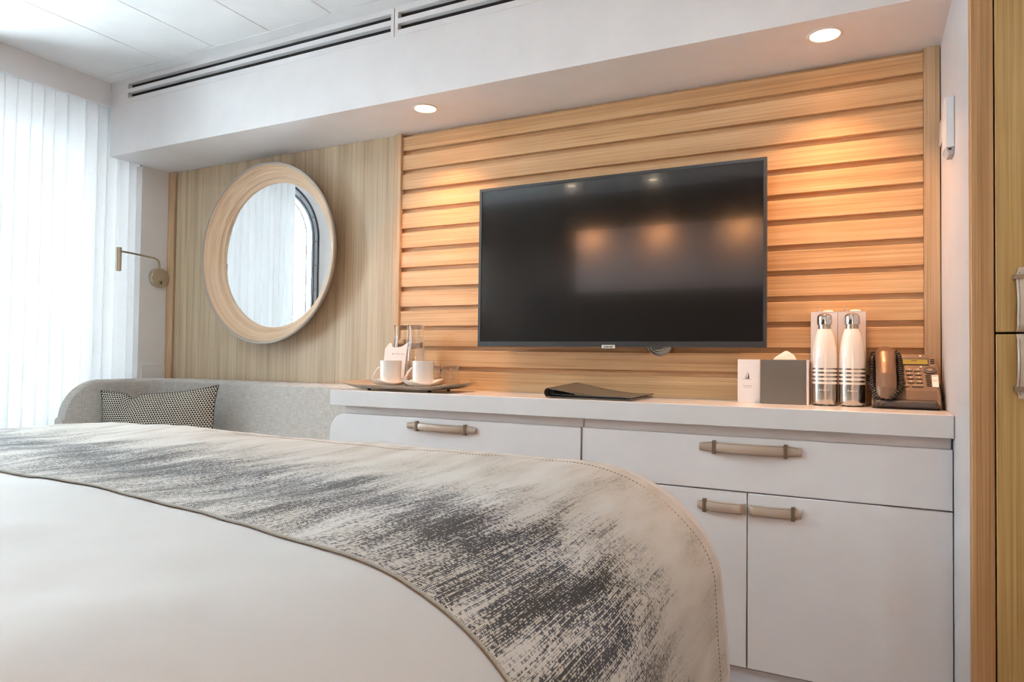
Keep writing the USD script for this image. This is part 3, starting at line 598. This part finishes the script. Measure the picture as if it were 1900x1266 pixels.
part('cover', join([g1, g2]), 'cushion_weave', cs, smooth=True, uv=np.vstack([uvc, uvc]))
rim_ = np.vstack([fr[:, 0], fr[-1, 1:], fr[-2::-1, -1], fr[0, -2:0:-1]])
part('piping', tube(rim_, .0014, 6, True), 'ink', cs, smooth=60)

# ------------------------------------------------------------------ coffee tray
ZW = .800
ty = thing('tray', 'taupe boat-shaped tray with upturned rim on the worktop', 'tray', (-1.64, -.165, ZW))
def sup(ax, ay, e, n=96):
    t = np.linspace(0, 2 * math.pi, n, endpoint=False); c_, s_ = np.cos(t), np.sin(t)
    return np.stack([ax * np.sign(c_) * np.abs(c_) ** (2 / e), ay * np.sign(s_) * np.abs(s_) ** (2 / e)], 1)
rings = []
for ax, ay, z, e, k in ((.0, .0, .0100, 8, 0), (.10, .05, .0100, 8, 0), (.150, .098, .0102, 8, 0), (.172, .1045, .0115, 8, .10), (.200, .1105, .0145, 7.5, .4), (.222, .1155, .0185, 7, .8), (.2320, .1180, .0205, 7, 1), (.2330, .1185, .0198, 7, 1), (.222, .1135, .0150, 7, .8), (.198, .1075, .0108, 7.5, .4), (.172, .1010, .0080, 8, .1), (.150, .0955, .0065, 8, 0), (.0, .0, .006, 8, 0)):
    q = sup(max(ax, 1e-5), max(ay, 1e-5), e); cc_ = np.abs(q[:, 0]) / max(ax, 1e-5)
    rings.append(np.column_stack([q[:, 0] - 1.645, q[:, 1] - .169, ZW + z + k * .0115 * np.clip((cc_ - .55) / .45, 0, 1) ** 2]))
Pt = np.stack(rings, 0); Pt = np.concatenate([Pt, Pt[:, :1]], 1)
gm = grid(Pt); gm.merge_vertices(); gm.fix_normals()
part('dish', gm, 'tray_lacquer', ty, smooth=50)
for x in (-1.775, -1.515):
    for y in (-.225, -.105): part('foot', lathe([(0, 0), (.006, 0), (.006, .0075), (0, .0075)], 12, (x, y, ZW)), 'rubber', ty)
ZT = ZW + .0102
def saucer():
    n, m = 13, 73; t = np.linspace(0, 2 * math.pi, m)
    out = []
    for off in (0, -.003):
        P = np.zeros((n, m, 3))
        for i, rr in enumerate(np.linspace(0, 1, n)):
            rad = .061 / (np.abs(np.cos(t)) ** 5 + np.abs(np.sin(t)) ** 5) ** .2
            P[i, :, 0], P[i, :, 1] = rr * rad * np.cos(t), rr * rad * np.sin(t)
            k = max(rr - .55, 0) / .45
            P[i, :, 2] = .0125 + .014 * k ** 1.6 * (1 + .55 * np.cos(2 * (t - .78))) + off * (1 if rr < .99 else .3)
        out.append(P)
    g = grid(np.concatenate([out[0], out[1][::-1]], 0)); g.merge_vertices(); g.fix_normals(); return g
def make_saucer(loc, rot, label):
    s = thing('saucer', label, 'saucer', loc, rot)
    part('plate', saucer(), 'porcelain', s, smooth=50, local=True)
    part('foot_ring', lathe([(.024, 0), (.030, 0), (.028, .0105), (.024, .0105)], 32), 'porcelain', s, local=True)
    return s
s0 = make_saucer((-1.703, -.200, ZT), 6, 'square white saucer with raised corners under the left coffee cup')
dup(s0, (-1.558, -.206, ZT), 2, 'square white saucer with raised corners under the right coffee cup')
def make_cup(loc, rot, label):
    s = thing('coffee_cup', label, 'cup', loc, rot)
    part('bowl', lathe([(0, 0), (.031, 0), (.0345, .0015), (.0365, .004), (.0388, .081), (.0386, .0835), (.0370, .0835), (.0366, .081), (.0345, .008), (.032, .005), (0, .0045)], 56), 'porcelain', s, smooth=40, local=True)
    hp = [(-.036, 0, .060), (-.046, 0, .057), (-.058, 0, .043), (-.067, 0, .028), (-.072, 0, .014), (-.068, 0, .010), (-.054, 0, .0125), (-.036, 0, .017)]
    k = np.linspace(0, 7, 40); hp = np.array(hp); hp = np.stack([np.interp(k, range(8), hp[:, i]) for i in range(3)], 1)
    tb = tube(hp, .0036, 10); tb.vertices[:, 1] *= 1.7
    part('handle', tb, 'porcelain', s, smooth=60, local=True)
    return s
c0 = make_cup((-1.701, -.200, ZT + .0127), 12, 'white coffee cup with angular handle on the left saucer')
dup(c0, (-1.556, -.206, ZT + .0127), 8, 'white coffee cup with angular handle on the right saucer')
def make_carafe(loc, label):
    s = thing('carafe', label, 'carafe', loc)
    out = [(.0, 0), (.032, 0), (.0352, .003), (.0360, .010), (.0360, .035), (.0358, .085), (.0345, .13), (.0305, .165), (.0275, .195), (.0285, .222), (.0300, .2265)]
    inn = [(.0290, .2268), (.0268, .222), (.0252, .195), (.0282, .165), (.0322, .13), (.0335, .085), (.0337, .035), (.0336, .012), (.032, .008), (0, .007)]
    part('glass', lathe(out + inn, 56), 'clear_glass', s, smooth=60, local=True)
    part('water', lathe([(0, .0075), (.0316, .0085), (.0332, .0125), (.0333, .035), (.0331, .085), (.0319, .128), (.0282, .160), (.0268, .175), (0, .175)], 48), 'water', s, smooth=60, local=True)
    return s
k0 = make_carafe((-1.657, -.108, ZT), 'clear glass carafe behind the right coffee cup')
dup(k0, (-1.7265, -.098, ZT), 20, 'clear glass carafe with the paper tag, behind the left coffee cup')
tg = thing('paper_tag', 'white folded paper tag hung on the neck of the left carafe', 'tag', (-1.742, -.120, .85))
o_, ux, uz = np.array([-1.7245, -.1525, .846]), np.array([.985, .17, 0]), np.array([.02, .12, .992]); uz /= np.linalg.norm(uz)
tag_ = Polygon([(-.045, 0), (.044, -.004), (.044, .098), (-.045, .104)])
part('card', ext(tag_, .0008, o_, ux, uz), 'paper', tg)
nn = np.cross(ux, uz)
topl = Polygon([(-.045, .104), (.044, .098), (.058, .128), (.052, .131), (.020, .112), (-.004, .108), (-.016, .112), (-.022, .126), (-.030, .124)])
part('fold', ext(topl, .0008, o_, ux, uz + .0 * nn), 'paper', tg)
part('print', [ext(sbox(-.012 + .0, .083, -.007, .0865), .0004, o_ + nn * .0009, ux, uz), ext(sbox(-.002, .0845, .018, .0858), .0004, o_ + nn * .0009, ux, uz), ext(sbox(.022, .0842, .036, .0856), .0004, o_ + nn * .0009, ux, uz)], 'ink_grey', tg, smooth=False)
def make_tumbler(loc, label):
    s = thing('tumbler', label, 'glass', loc)
    part('glass', lathe([(.0315, 0), (.0330, .0005), (.0355, .076), (.0350, .0815), (.0325, .083), (0, .0825), (0, .066), (.0310, .0655), (.0325, .062), (.0302, .001)], 48), 'clear_glass', s, smooth=60, local=True)
    return s
t0 = make_tumbler((-1.514, -.098, ZT + .0005), 'clear tumbler upside down at the right end of the tray')
dup(t0, (-1.586, -.086, ZT + .0005), 0, 'clear tumbler upside down behind the right cup')

# ------------------------------------------------------------------ folder, card, tissue box
fo = thing('leather_folder', 'dark leather folder lying on the worktop below the television', 'folder', (-.93, -.15, ZW))
def sheet(x0, x1, y0, y1, zf, t=.003, n=18):
    X, Y = np.meshgrid(np.linspace(x0, x1, n), np.linspace(y0, y1, 8), indexing='ij'); Z = zf(X, Y)
    a = np.stack([X, Y, Z], -1); b = a - [0, 0, t]
    P = np.concatenate([np.concatenate([b[:1], a, b[-1:]], 0)], 0)
    g = join([grid(a, True), grid(b), grid(np.stack([a[:, 0], b[:, 0]], 1)), grid(np.stack([a[:, -1], b[:, -1]], 1), True), grid(np.stack([a[0], b[0]], 1), True), grid(np.stack([a[-1], b[-1]], 1))])
    g.merge_vertices(); g.fix_normals(); return g
fx0, fx1, fy0, fy1 = -1.050, -.792, -.272, -.030
part('lower_cover', sheet(fx0, fx1, fy0, fy1, lambda X, Y: ZW + .0042 + .004 * ((X - fx0) / .26 - .5) ** 2 + 0 * Y, .0035), 'black_leather', fo)
part('upper_cover', sheet(fx0, fx1 + .004, fy0, fy1, lambda X, Y: ZW + .0125 + .0185 * np.clip(1 - (X - fx0) / .17, 0, 1) ** 1.4 + .010 * np.clip((Y - fy0) / .24, 0, 1) * np.clip(1 - (X - fx0) / .2, 0, 1), .0030), 'black_leather', fo)
part('pages', sheet(fx0 + .012, fx1 - .012, fy0 + .004, fy1 - .006, lambda X, Y: ZW + .0088 + .006 * np.clip(1 - (X - fx0) / .17, 0, 1) ** 1.4 + 0 * Y, .0038), 'black_gloss', fo)
half = [(fx0 - .013 * math.cos(a), 0, ZW + .0165 + .0145 * math.sin(a)) for a in np.linspace(-math.pi / 2, math.pi / 2, 14)]
sp = np.array([[(x, y, z) for x, _, z in half] for y in np.linspace(fy0, fy1, 6)]); sp[..., 2] += .010 * ((sp[..., 1:2] - fy0) / .24 * np.clip((sp[..., 2:] - ZW) / .03, 0, 1))[..., 0]
spi = sp.copy(); spi[..., 0] += .0035
gs = grid(np.concatenate([sp, spi[:, ::-1], sp[:, :1]], 1)); gs.merge_vertices(); gs.fill_holes(); gs.fix_normals()
part('spine', gs, 'black_leather', fo, smooth=50)
part('ring_binder', [cyl((fx0 + .004, fy0 + .02, ZW + .016), (fx0 + .004, fy1 - .02, ZW + .018), .006, 16)], 'black_gloss', fo)
cd_ = thing('greeting_card', 'upright white card printed with a three-sail emblem, left of the tissue box', 'card', (-.488, -.10, ZW))
Yc = -.1005
part('leaf', bx(-.5185, -.4565, Yc, Yc + .0008, ZW + .0003, ZW + .1255), 'paper', cd_)
part('leaf', hull([(-.4568, Yc, ZW + .0003), (-.4560, Yc, ZW + .0003), (-.4560, Yc, ZW + .1255), (-.4568, Yc, ZW + .1255), (-.478, Yc + .052, ZW + .0003), (-.4772, Yc + .052, ZW + .0003), (-.478, Yc + .052, ZW + .1255), (-.4772, Yc + .052, ZW + .1255)]), 'paper', cd_)
def sail(x, z0, h, w):
    t = np.linspace(0, 1, 12)
    def quad(a, b, c): return np.outer((1 - t) ** 2, a) + np.outer(2 * t * (1 - t), b) + np.outer(t * t, c)
    o_ = quad((0, 1), (.95, .62), (.72, 0)); i_ = quad((.22, 0), (.72, .52), (0, 1)); P = np.vstack([o_, i_])
    return Polygon(np.column_stack([x + w * P[:, 0], z0 + h * P[:, 1]])).buffer(0)
em = []
for x, h, w in ((-.4985, .0100, .0036), (-.4955, .0150, .0052), (-.4925, .0205, .0084)): em.append(ext(sail(x, ZW + .0685, h, w), .0003, (0, Yc - .0001, 0), (1, 0, 0), (0, 0, 1), (0, -1, 0)))
part('sail_emblem', em, 'ink', cd_, smooth=False, label='black three-sail emblem')
part('print', [bx(-.5065, -.4800, Yc - .0004, Yc, ZW + .0672, ZW + .0680), bx(-.5045, -.4775, Yc - .0004, Yc, ZW + .0487, ZW + .0495), bx(-.5010, -.4785, Yc - .0004, Yc, ZW + .0447, ZW + .0455)], 'ink_grey', cd_, smooth=False)
tb_ = thing('tissue_box', 'glossy grey square tissue box with a tissue poking out', 'tissue box', (-.39, -.08, ZW))
part('box', bx(-.4520, -.3315, -.1215, -.012, ZW + .0003, ZW + .1255, .0012), 'tissue_box_grey', tb_)
part('side_band', bx(-.3314, -.3250, -.1205, -.014, ZW + .0003, ZW + .1250, .0008), 'carton', tb_)
for k in range(7): part('slot', bx(-.3252, -.3245, -.1206, -.1200, ZW + .058 + .0068 * k, ZW + .0612 + .0068 * k), 'ink', tb_)
part('opening', ext(affinity.scale(Point(-.392, -.067).buffer(1, quad_segs=12), .040, .018), .0006, (0, 0, ZW + .1252)), 'ink', tb_)
tp = Polygon([(-.034, 0), (-.030, .006), (-.016, .016), (-.002, .0255), (.003, .0260), (.012, .020), (.020, .013), (.026, 0)])
P_ = []
for k, y in enumerate(np.linspace(-.006, .006, 5)): P_ += [(px - .389 + .002 * math.sin(k * 2), -.067 + y * (1 - pz / .03), ZW + .1253 + pz * (1 - abs(y) * 12)) for px, pz in tp.exterior.coords]
part('tissue', hull(P_), 'tissue', tb_, smooth=60)

# ------------------------------------------------------------------ water bottles in cartons
def make_carton(loc, label):
    s = thing('bottle_carton', label, 'carton', loc)
    w, h, d = .0349, .2624, .050
    part('box', bx(-w, w, -d / 2, d / 2, 0, h, .0006), 'carton', s, smooth=False, local=True)
    part('top_flap', bx(-w + .002, w - .002, -d / 2 - .0005, -d / 2 + .02, h - .0002, h + .0004), 'carton', s, smooth=False, local=True)
    part('lid_knob', lathe([(0, .008), (.010, .0078), (.0135, .006), (.0155, 0), (0, 0)], 28, (.0085, .012, h)), 'porcelain', s, local=True)
    part('lid_tab', lathe([(0, .0035), (.006, .003), (.007, 0), (0, 0)], 20, (-.012, .012, h)), 'porcelain', s, local=True)
    return s
YC = -.0360
q0 = make_carton((-.2890, YC, ZW + .0003), 'white carton standing behind the left water bottle')
dup(q0, (-.2186, YC, ZW + .0003), 0, 'white carton standing behind the right water bottle')
def make_bottle(loc, label):
    s = thing('water_bottle', label, 'bottle', loc)
    a = np.linspace(0, 2 * math.pi, 65)[:-1]
    steel = lathe([(0, .0016), (.026, .0016), (.0300, .004), (.0326, .010), (.0332, .018), (.0332, .058), (0, .058)], 64)
    low = steel.vertices[:, 2] < .006; th = np.arctan2(steel.vertices[:, 1], steel.vertices[:, 0])
    steel.vertices[low, 2] -= .0016 * np.maximum(np.cos(th[low] * 9), 0)
    part('steel_base', steel, 'steel', s, smooth=40, local=True, label='brushed steel lower body')
    part('body', lathe([(0, .104), (.0333, .104), (.0333, .118), (.0329, .134), (.0318, .148), (.0303, .162), (.0281, .176), (.0258, .188), (.0230, .200), (.0200, .208), (.0174, .2125), (0, .2125)], 64), 'bottle_white', s, smooth=50, local=True, label='white lacquered upper body')
    part('band_core', lathe([(0, .058), (.0329, .058), (.0329, .104), (0, .104)], 64), 'steel', s, local=True)
    for k in range(4): part('stripe', lathe([(.0327, .0600 + .0112 * k), (.0334, .0600 + .0112 * k), (.0334, .0662 + .0112 * k), (.0327, .0662 + .0112 * k)], 64), 'bottle_white', s, local=True)
    part('neck', lathe([(0, .2125), (.0165, .2125), (.0160, .2245), (0, .2245)], 48), 'brushed_steel', s, smooth=40, local=True)
    part('cap', lathe([(0, .2245), (.0194, .2245), (.0197, .227), (.0197, .245), (.0180, .2505), (.0125, .2545), (.006, .2560), (0, .2562)], 48), 'chrome', s, smooth=40, local=True)
    mk = []
    for i, (x, w, h) in enumerate(((-.0105, .0038, .0042), (-.0055, .0022, .0022), (-.0025, .0026, .0020), (.0012, .0024, .0022), (.0045, .0026, .0022), (.0080, .0018, .0028), (.0108, .0026, .0036))):
        tri = Polygon([(x - w / 2, 0), (x + w / 2, 0), (x + .0003, h), (x - .0003, h)]) if i in (0, 6) else sbox(x - w / 2, 0, x + w / 2, h).difference(sbox(x - w / 2 + .0006, .0006, x + w / 2 - .0006, h - .0006))
        g = ext(tri, .0004, (0, -.0336, .0420), (1, 0, 0), (0, 0, 1), (0, -1, 0)); g.vertices[:, 1] += .0332 - np.sqrt(np.maximum(.0332 ** 2 - g.vertices[:, 0] ** 2, 0)); mk.append(g)
    part('lettering', mk, 'bottle_white', s, smooth=False, local=True)
    return s
b0 = make_bottle((-.2863, YC - .0595, ZW), 'white and steel water bottle with chrome cap, left of the pair')
dup(b0, (-.2178, YC - .0595, ZW), 3, 'white and steel water bottle with chrome cap, right of the pair')
def make_clip(loc, rot, label):
    s = thing('clip', label, 'clip', loc, rot)
    a = np.linspace(0, 2 * math.pi, 25)[:-1]
    part('ring', tube(np.stack([.0035 * np.cos(a), 0 * a, .0145 + .0035 * np.sin(a)], 1), .0009, 6, True), 'chrome', s, smooth=60, local=True)
    part('link', tube([(-.006, 0, .0012), (-.005, 0, .005), (-.0025, 0, .0085), (-.001, 0, .0115)], .0014, 8), 'chrome', s, smooth=60, local=True)
    part('hook', tube(np.stack([-.006 + .004 * np.cos(a[:18]), .0022 * np.sin(a[:18] * 2), .0035 + .0028 * np.sin(a[:18])], 1), .001, 6), 'chrome', s, smooth=60, local=True)
    return s
l0 = make_clip((-.3025, YC - .002, ZW + .2627), 0, 'small chrome clip on top of the left carton')
dup(l0, (-.2325, YC - .002, ZW + .2627), 15, 'small chrome clip on top of the right carton')

# ------------------------------------------------------------------ telephone
ph = thing('telephone', 'brown-black desk telephone with coiled cord at the right end of the worktop', 'telephone', (-.092, -.085, ZW))
O = np.array([-.092, -.147, ZW + .0]); FU = np.array([1., 0, 0]); FW = np.array([0, .62, .785]); FW /= np.linalg.norm(FW); FN = np.cross(FU, FW); FX = FU.copy(); FU = FU * .907
def fp(u, w, n=0.0): return O + u * FU + w * FW + n * FN
def fbox(u0, u1, w0, w1, n0, n1, r=.0008):
    g = bx(u0, u1, w0, w1, n0, n1, r); g.vertices = O + g.vertices[:, :1] * FU + g.vertices[:, 1:2] * FW + g.vertices[:, 2:] * FN; return g
def fpoly(p, n0, n1): return ext(p, n1 - n0, fp(0, 0, n0), FU, FW)
lowp = rrect(-.087, .086, .004, .19, .022, 10)
part('base', m3.Manifold.batch_hull([rbx(-.074, .074, -.152, -.10, ZW + .004, ZW + .024, .0095, 8).translate((-.092, 0, 0)), rbx(-.068, .068, -.09, -.055, ZW + .002, ZW + .03, .001, 6).translate((-.092, 0, 0))]), 'phone_base', ph)
part('stand', hull([fp(-.06, .03, -.02), fp(.06, .03, -.02), fp(-.06, .15, -.02), fp(.06, .15, -.02), (-.152, -.03, ZW + .001), (-.032, -.03, ZW + .001), (-.152, -.10, ZW + .001), (-.032, -.10, ZW + .001)]), 'phone_base', ph)
fl = sbox(-.086, .02, .0, .185).union(rrect(-.086, .087, .02, .185, .002, 3)).union(rrect(-.02, .087, .1, .185, .034, 12)).difference(sbox(.053, .151, .2, .2).union(Polygon()))
fl = sbox(-.086, .018, .053, .185).union(sbox(0, .018, .087, .151)).union(Point(.053, .151).buffer(.034, quad_segs=14))
part('face', fpoly(fl, -.020, .0), 'phone_body', ph, smooth=25)
part('face_plate', fpoly(fl.buffer(-.004), .0, .0014), 'phone_body', ph, smooth=25)
part('lower_lip', fbox(-.086, .090, .012, .066, -.022, .001, .004), 'phone_body', ph)
dots = []
for i in range(26):
    for j in range(13):
        u_, w_ = .0 + i * .0031 + (j % 2) * .00155, .018 + j * .0034
        if u_ < .082: dots.append(fbox(u_ - .0009, u_ + .0009, w_ - .001, w_ + .001, .0009, .0013, 0))
part('speaker_grille', dots, 'ink', ph, smooth=False, kind='stuff', label='perforated speaker grille')
ds = part('display_frame', fbox(-.006, .064, .146, .170, .0012, .0034, .0008), 'phone_base', ph)
part('display', fbox(-.003, .061, .1475, .1635, .0033, .0037, 0), 'lcd_amber', ds, label='amber lit display')
part('display_text', [fbox(.020 + .0028 * k, .0222 + .0028 * k, .158, .1605, .0037, .0039, 0) for k in range(5)], 'ink', ds, smooth=False)
for u_ in (-.0115, .068):
    for k in range(3): part('side_button', fbox(u_, u_ + .0105, .151 + .0062 * k, .1540 + .0062 * k, .001, .003, .0005), 'ink', ph)
a_ = [(.0, 'x')]
nv_ = part('navigation_ring', fpoly(affinity.scale(Point(.0655, .128).buffer(1, quad_segs=14), .0172, .0112).difference(affinity.scale(Point(.0655, .128).buffer(1, quad_segs=12), .0085, .0054)), .0014, .0042), 'phone_base', ph)
part('navigation_button', fpoly(affinity.scale(Point(.0655, .128).buffer(1, quad_segs=12), .0078, .0048), .0014, .0050), 'phone_key', nv_)
part('round_button', fpoly(affinity.scale(Point(.043, .1385).buffer(1, quad_segs=10), .0032, .0026), .0014, .0035), 'legend_white', ph)
part('indicator', fpoly(affinity.scale(Point(.043, .1768).buffer(1, quad_segs=10), .0030, .0022), .0014, .0028), 'legend_white', ph)
lab = iter('123456789*0#')
for r_ in range(4):
    for c_ in range(3):
        u_, w_ = -.0185 + .0218 * c_ + .0014 * r_, .1245 - .0132 * r_
        k_ = part('key', fbox(u_, u_ + .0172, w_, w_ + .0092, .0012, .0044, .0008), 'phone_key', ph)
        tx = meshkit.text_mesh(next(lab), .0046, .0003); tx.apply_translation([u_ + .0075, w_ + .0022, .0044]); tx.vertices = O + tx.vertices[:, :1] * FU + tx.vertices[:, 1:2] * FW + tx.vertices[:, 2:] * FN
        part('legend', tx, 'legend_white', k_, smooth=False)
for u0_, u1_ in ((-.0135, .0125), (.018, .047)): part('wide_key', fbox(u0_, u1_, .0722, .0808, .0012, .0044, .0008), 'phone_key', ph)
for k in range(7): part('memory_button', fbox(.0535 + .0004 * k, .0655 + .0004 * k, .1105 - .0058 * k, .1128 - .0058 * k, .0012, .0030, .0005), 'ink', ph)
lb_ = part('label_card', fbox(.0690, .0855, .0740, .1130, .0014, .0020, 0), 'paper', ph, label='small white label card with print')
part('print', [fbox(.0712 + .0024 * k, .0730 + .0024 * k, .1080, .1105, .0020, .0023, 0) for k in range(5)], 'ink_grey', lb_, smooth=False)
part('red_print', [fbox(.0712 + .0024 * k, .0730 + .0024 * k, .0930, .0952, .0020, .0023, 0) for k in range(5)], 'ink_red', lb_, smooth=False)
# handset: earpiece and mouthpiece joined by a slimmer grip
hs = []
for w_, r_, n_, u_ in ((.036, .0195, .018, -.0485), (.052, .0225, .026, -.0485), (.085, .0215, .033, -.0485), (.12, .0215, .034, -.0490), (.155, .0225, .030, -.0495), (.172, .0215, .023, -.0495), (.182, .0165, .018, -.0495)):
    sp_ = m3.Manifold.sphere(1.0, 36).scale((r_ * 1.12, r_ * .85, r_ * .62)); hs.append((fp(u_, w_, n_), sp_))
Rm = np.stack([FX, FW, FN], 1)
pieces = []
for (p0_, s0_), (p1_, s1_) in zip(hs[:-1], hs[1:]):
    q_ = [s_.transform(np.column_stack([Rm, p_])) for p_, s_ in ((p0_, s0_), (p1_, s1_))]
    pieces.append(m3.Manifold.batch_hull(q_))
hm = m3.Manifold.batch_boolean(pieces, m3.OpType.Add)
ha = part('handset', hm, 'phone_handset', ph, smooth=60)
part('grip_groove', tube([fp(-.066 + .0025 * k, .108 - .0035 * math.sin(k / 14 * math.pi), .0455 - .004 * abs(k / 7 - 1) ** 2) for k in range(15)], .0006, 6), 'phone_base', ha)
part('cradle', fbox(-.078, -.020, .03, .18, -.002, .012, .004), 'phone_base', ph)
def coil(pts, R=.0060, w=.0021, pitch=.0066):
    p = np.asarray(pts, float); s = np.r_[0, np.cumsum(np.linalg.norm(np.diff(p, axis=0), axis=1))]
    from scipy.interpolate import CubicSpline
    cs_ = CubicSpline(s, p); L = s[-1]; n = int(L / pitch * 14); q = np.linspace(0, L, n); c_ = cs_(q); t = cs_(q, 1); t /= np.linalg.norm(t, axis=1, keepdims=True)
    a = np.cross(t, FN); a /= np.linalg.norm(a, axis=1, keepdims=True); b = np.cross(t, a); ang = q / pitch * 2 * math.pi
    return tube(c_ + R * (np.cos(ang)[:, None] * a + np.sin(ang)[:, None] * b), w, 6)
fz = lambda u, w, n=.014: fp(u, w, n)
part('coiled_cord', coil([fz(-.0770, .180), fz(-.0830, .160), fz(-.0845, .12), fz(-.0840, .08), fz(-.079, .048), fz(-.068, .024, .010), fz(-.056, .008, .006)]), 'cord_black', ph, smooth=60)
part('coiled_cord', coil([fz(-.0250, .183), fz(-.0150, .168), fz(-.0115, .13), fz(-.0105, .09), fz(-.0115, .06, .018), fz(-.020, .040, .022), fz(-.034, .029, .020), fz(-.043, .020, .016)]), 'cord_black', ph, smooth=60)
part('wall_cord', tube([(-.022, -.080, ZW + .075), (-.009, -.082, ZW + .06), (-.0035, -.080, ZW + .035), (-.008, -.070, ZW + .012), (-.02, -.04, ZW + .003), (-.05, -.012, ZW + .003)], .0022, 8), 'cord_black', ph, smooth=60)
part('paper_slip', fbox(-.092, -.087, .082, .094, -.006, .001, .0003), 'paper', ph)
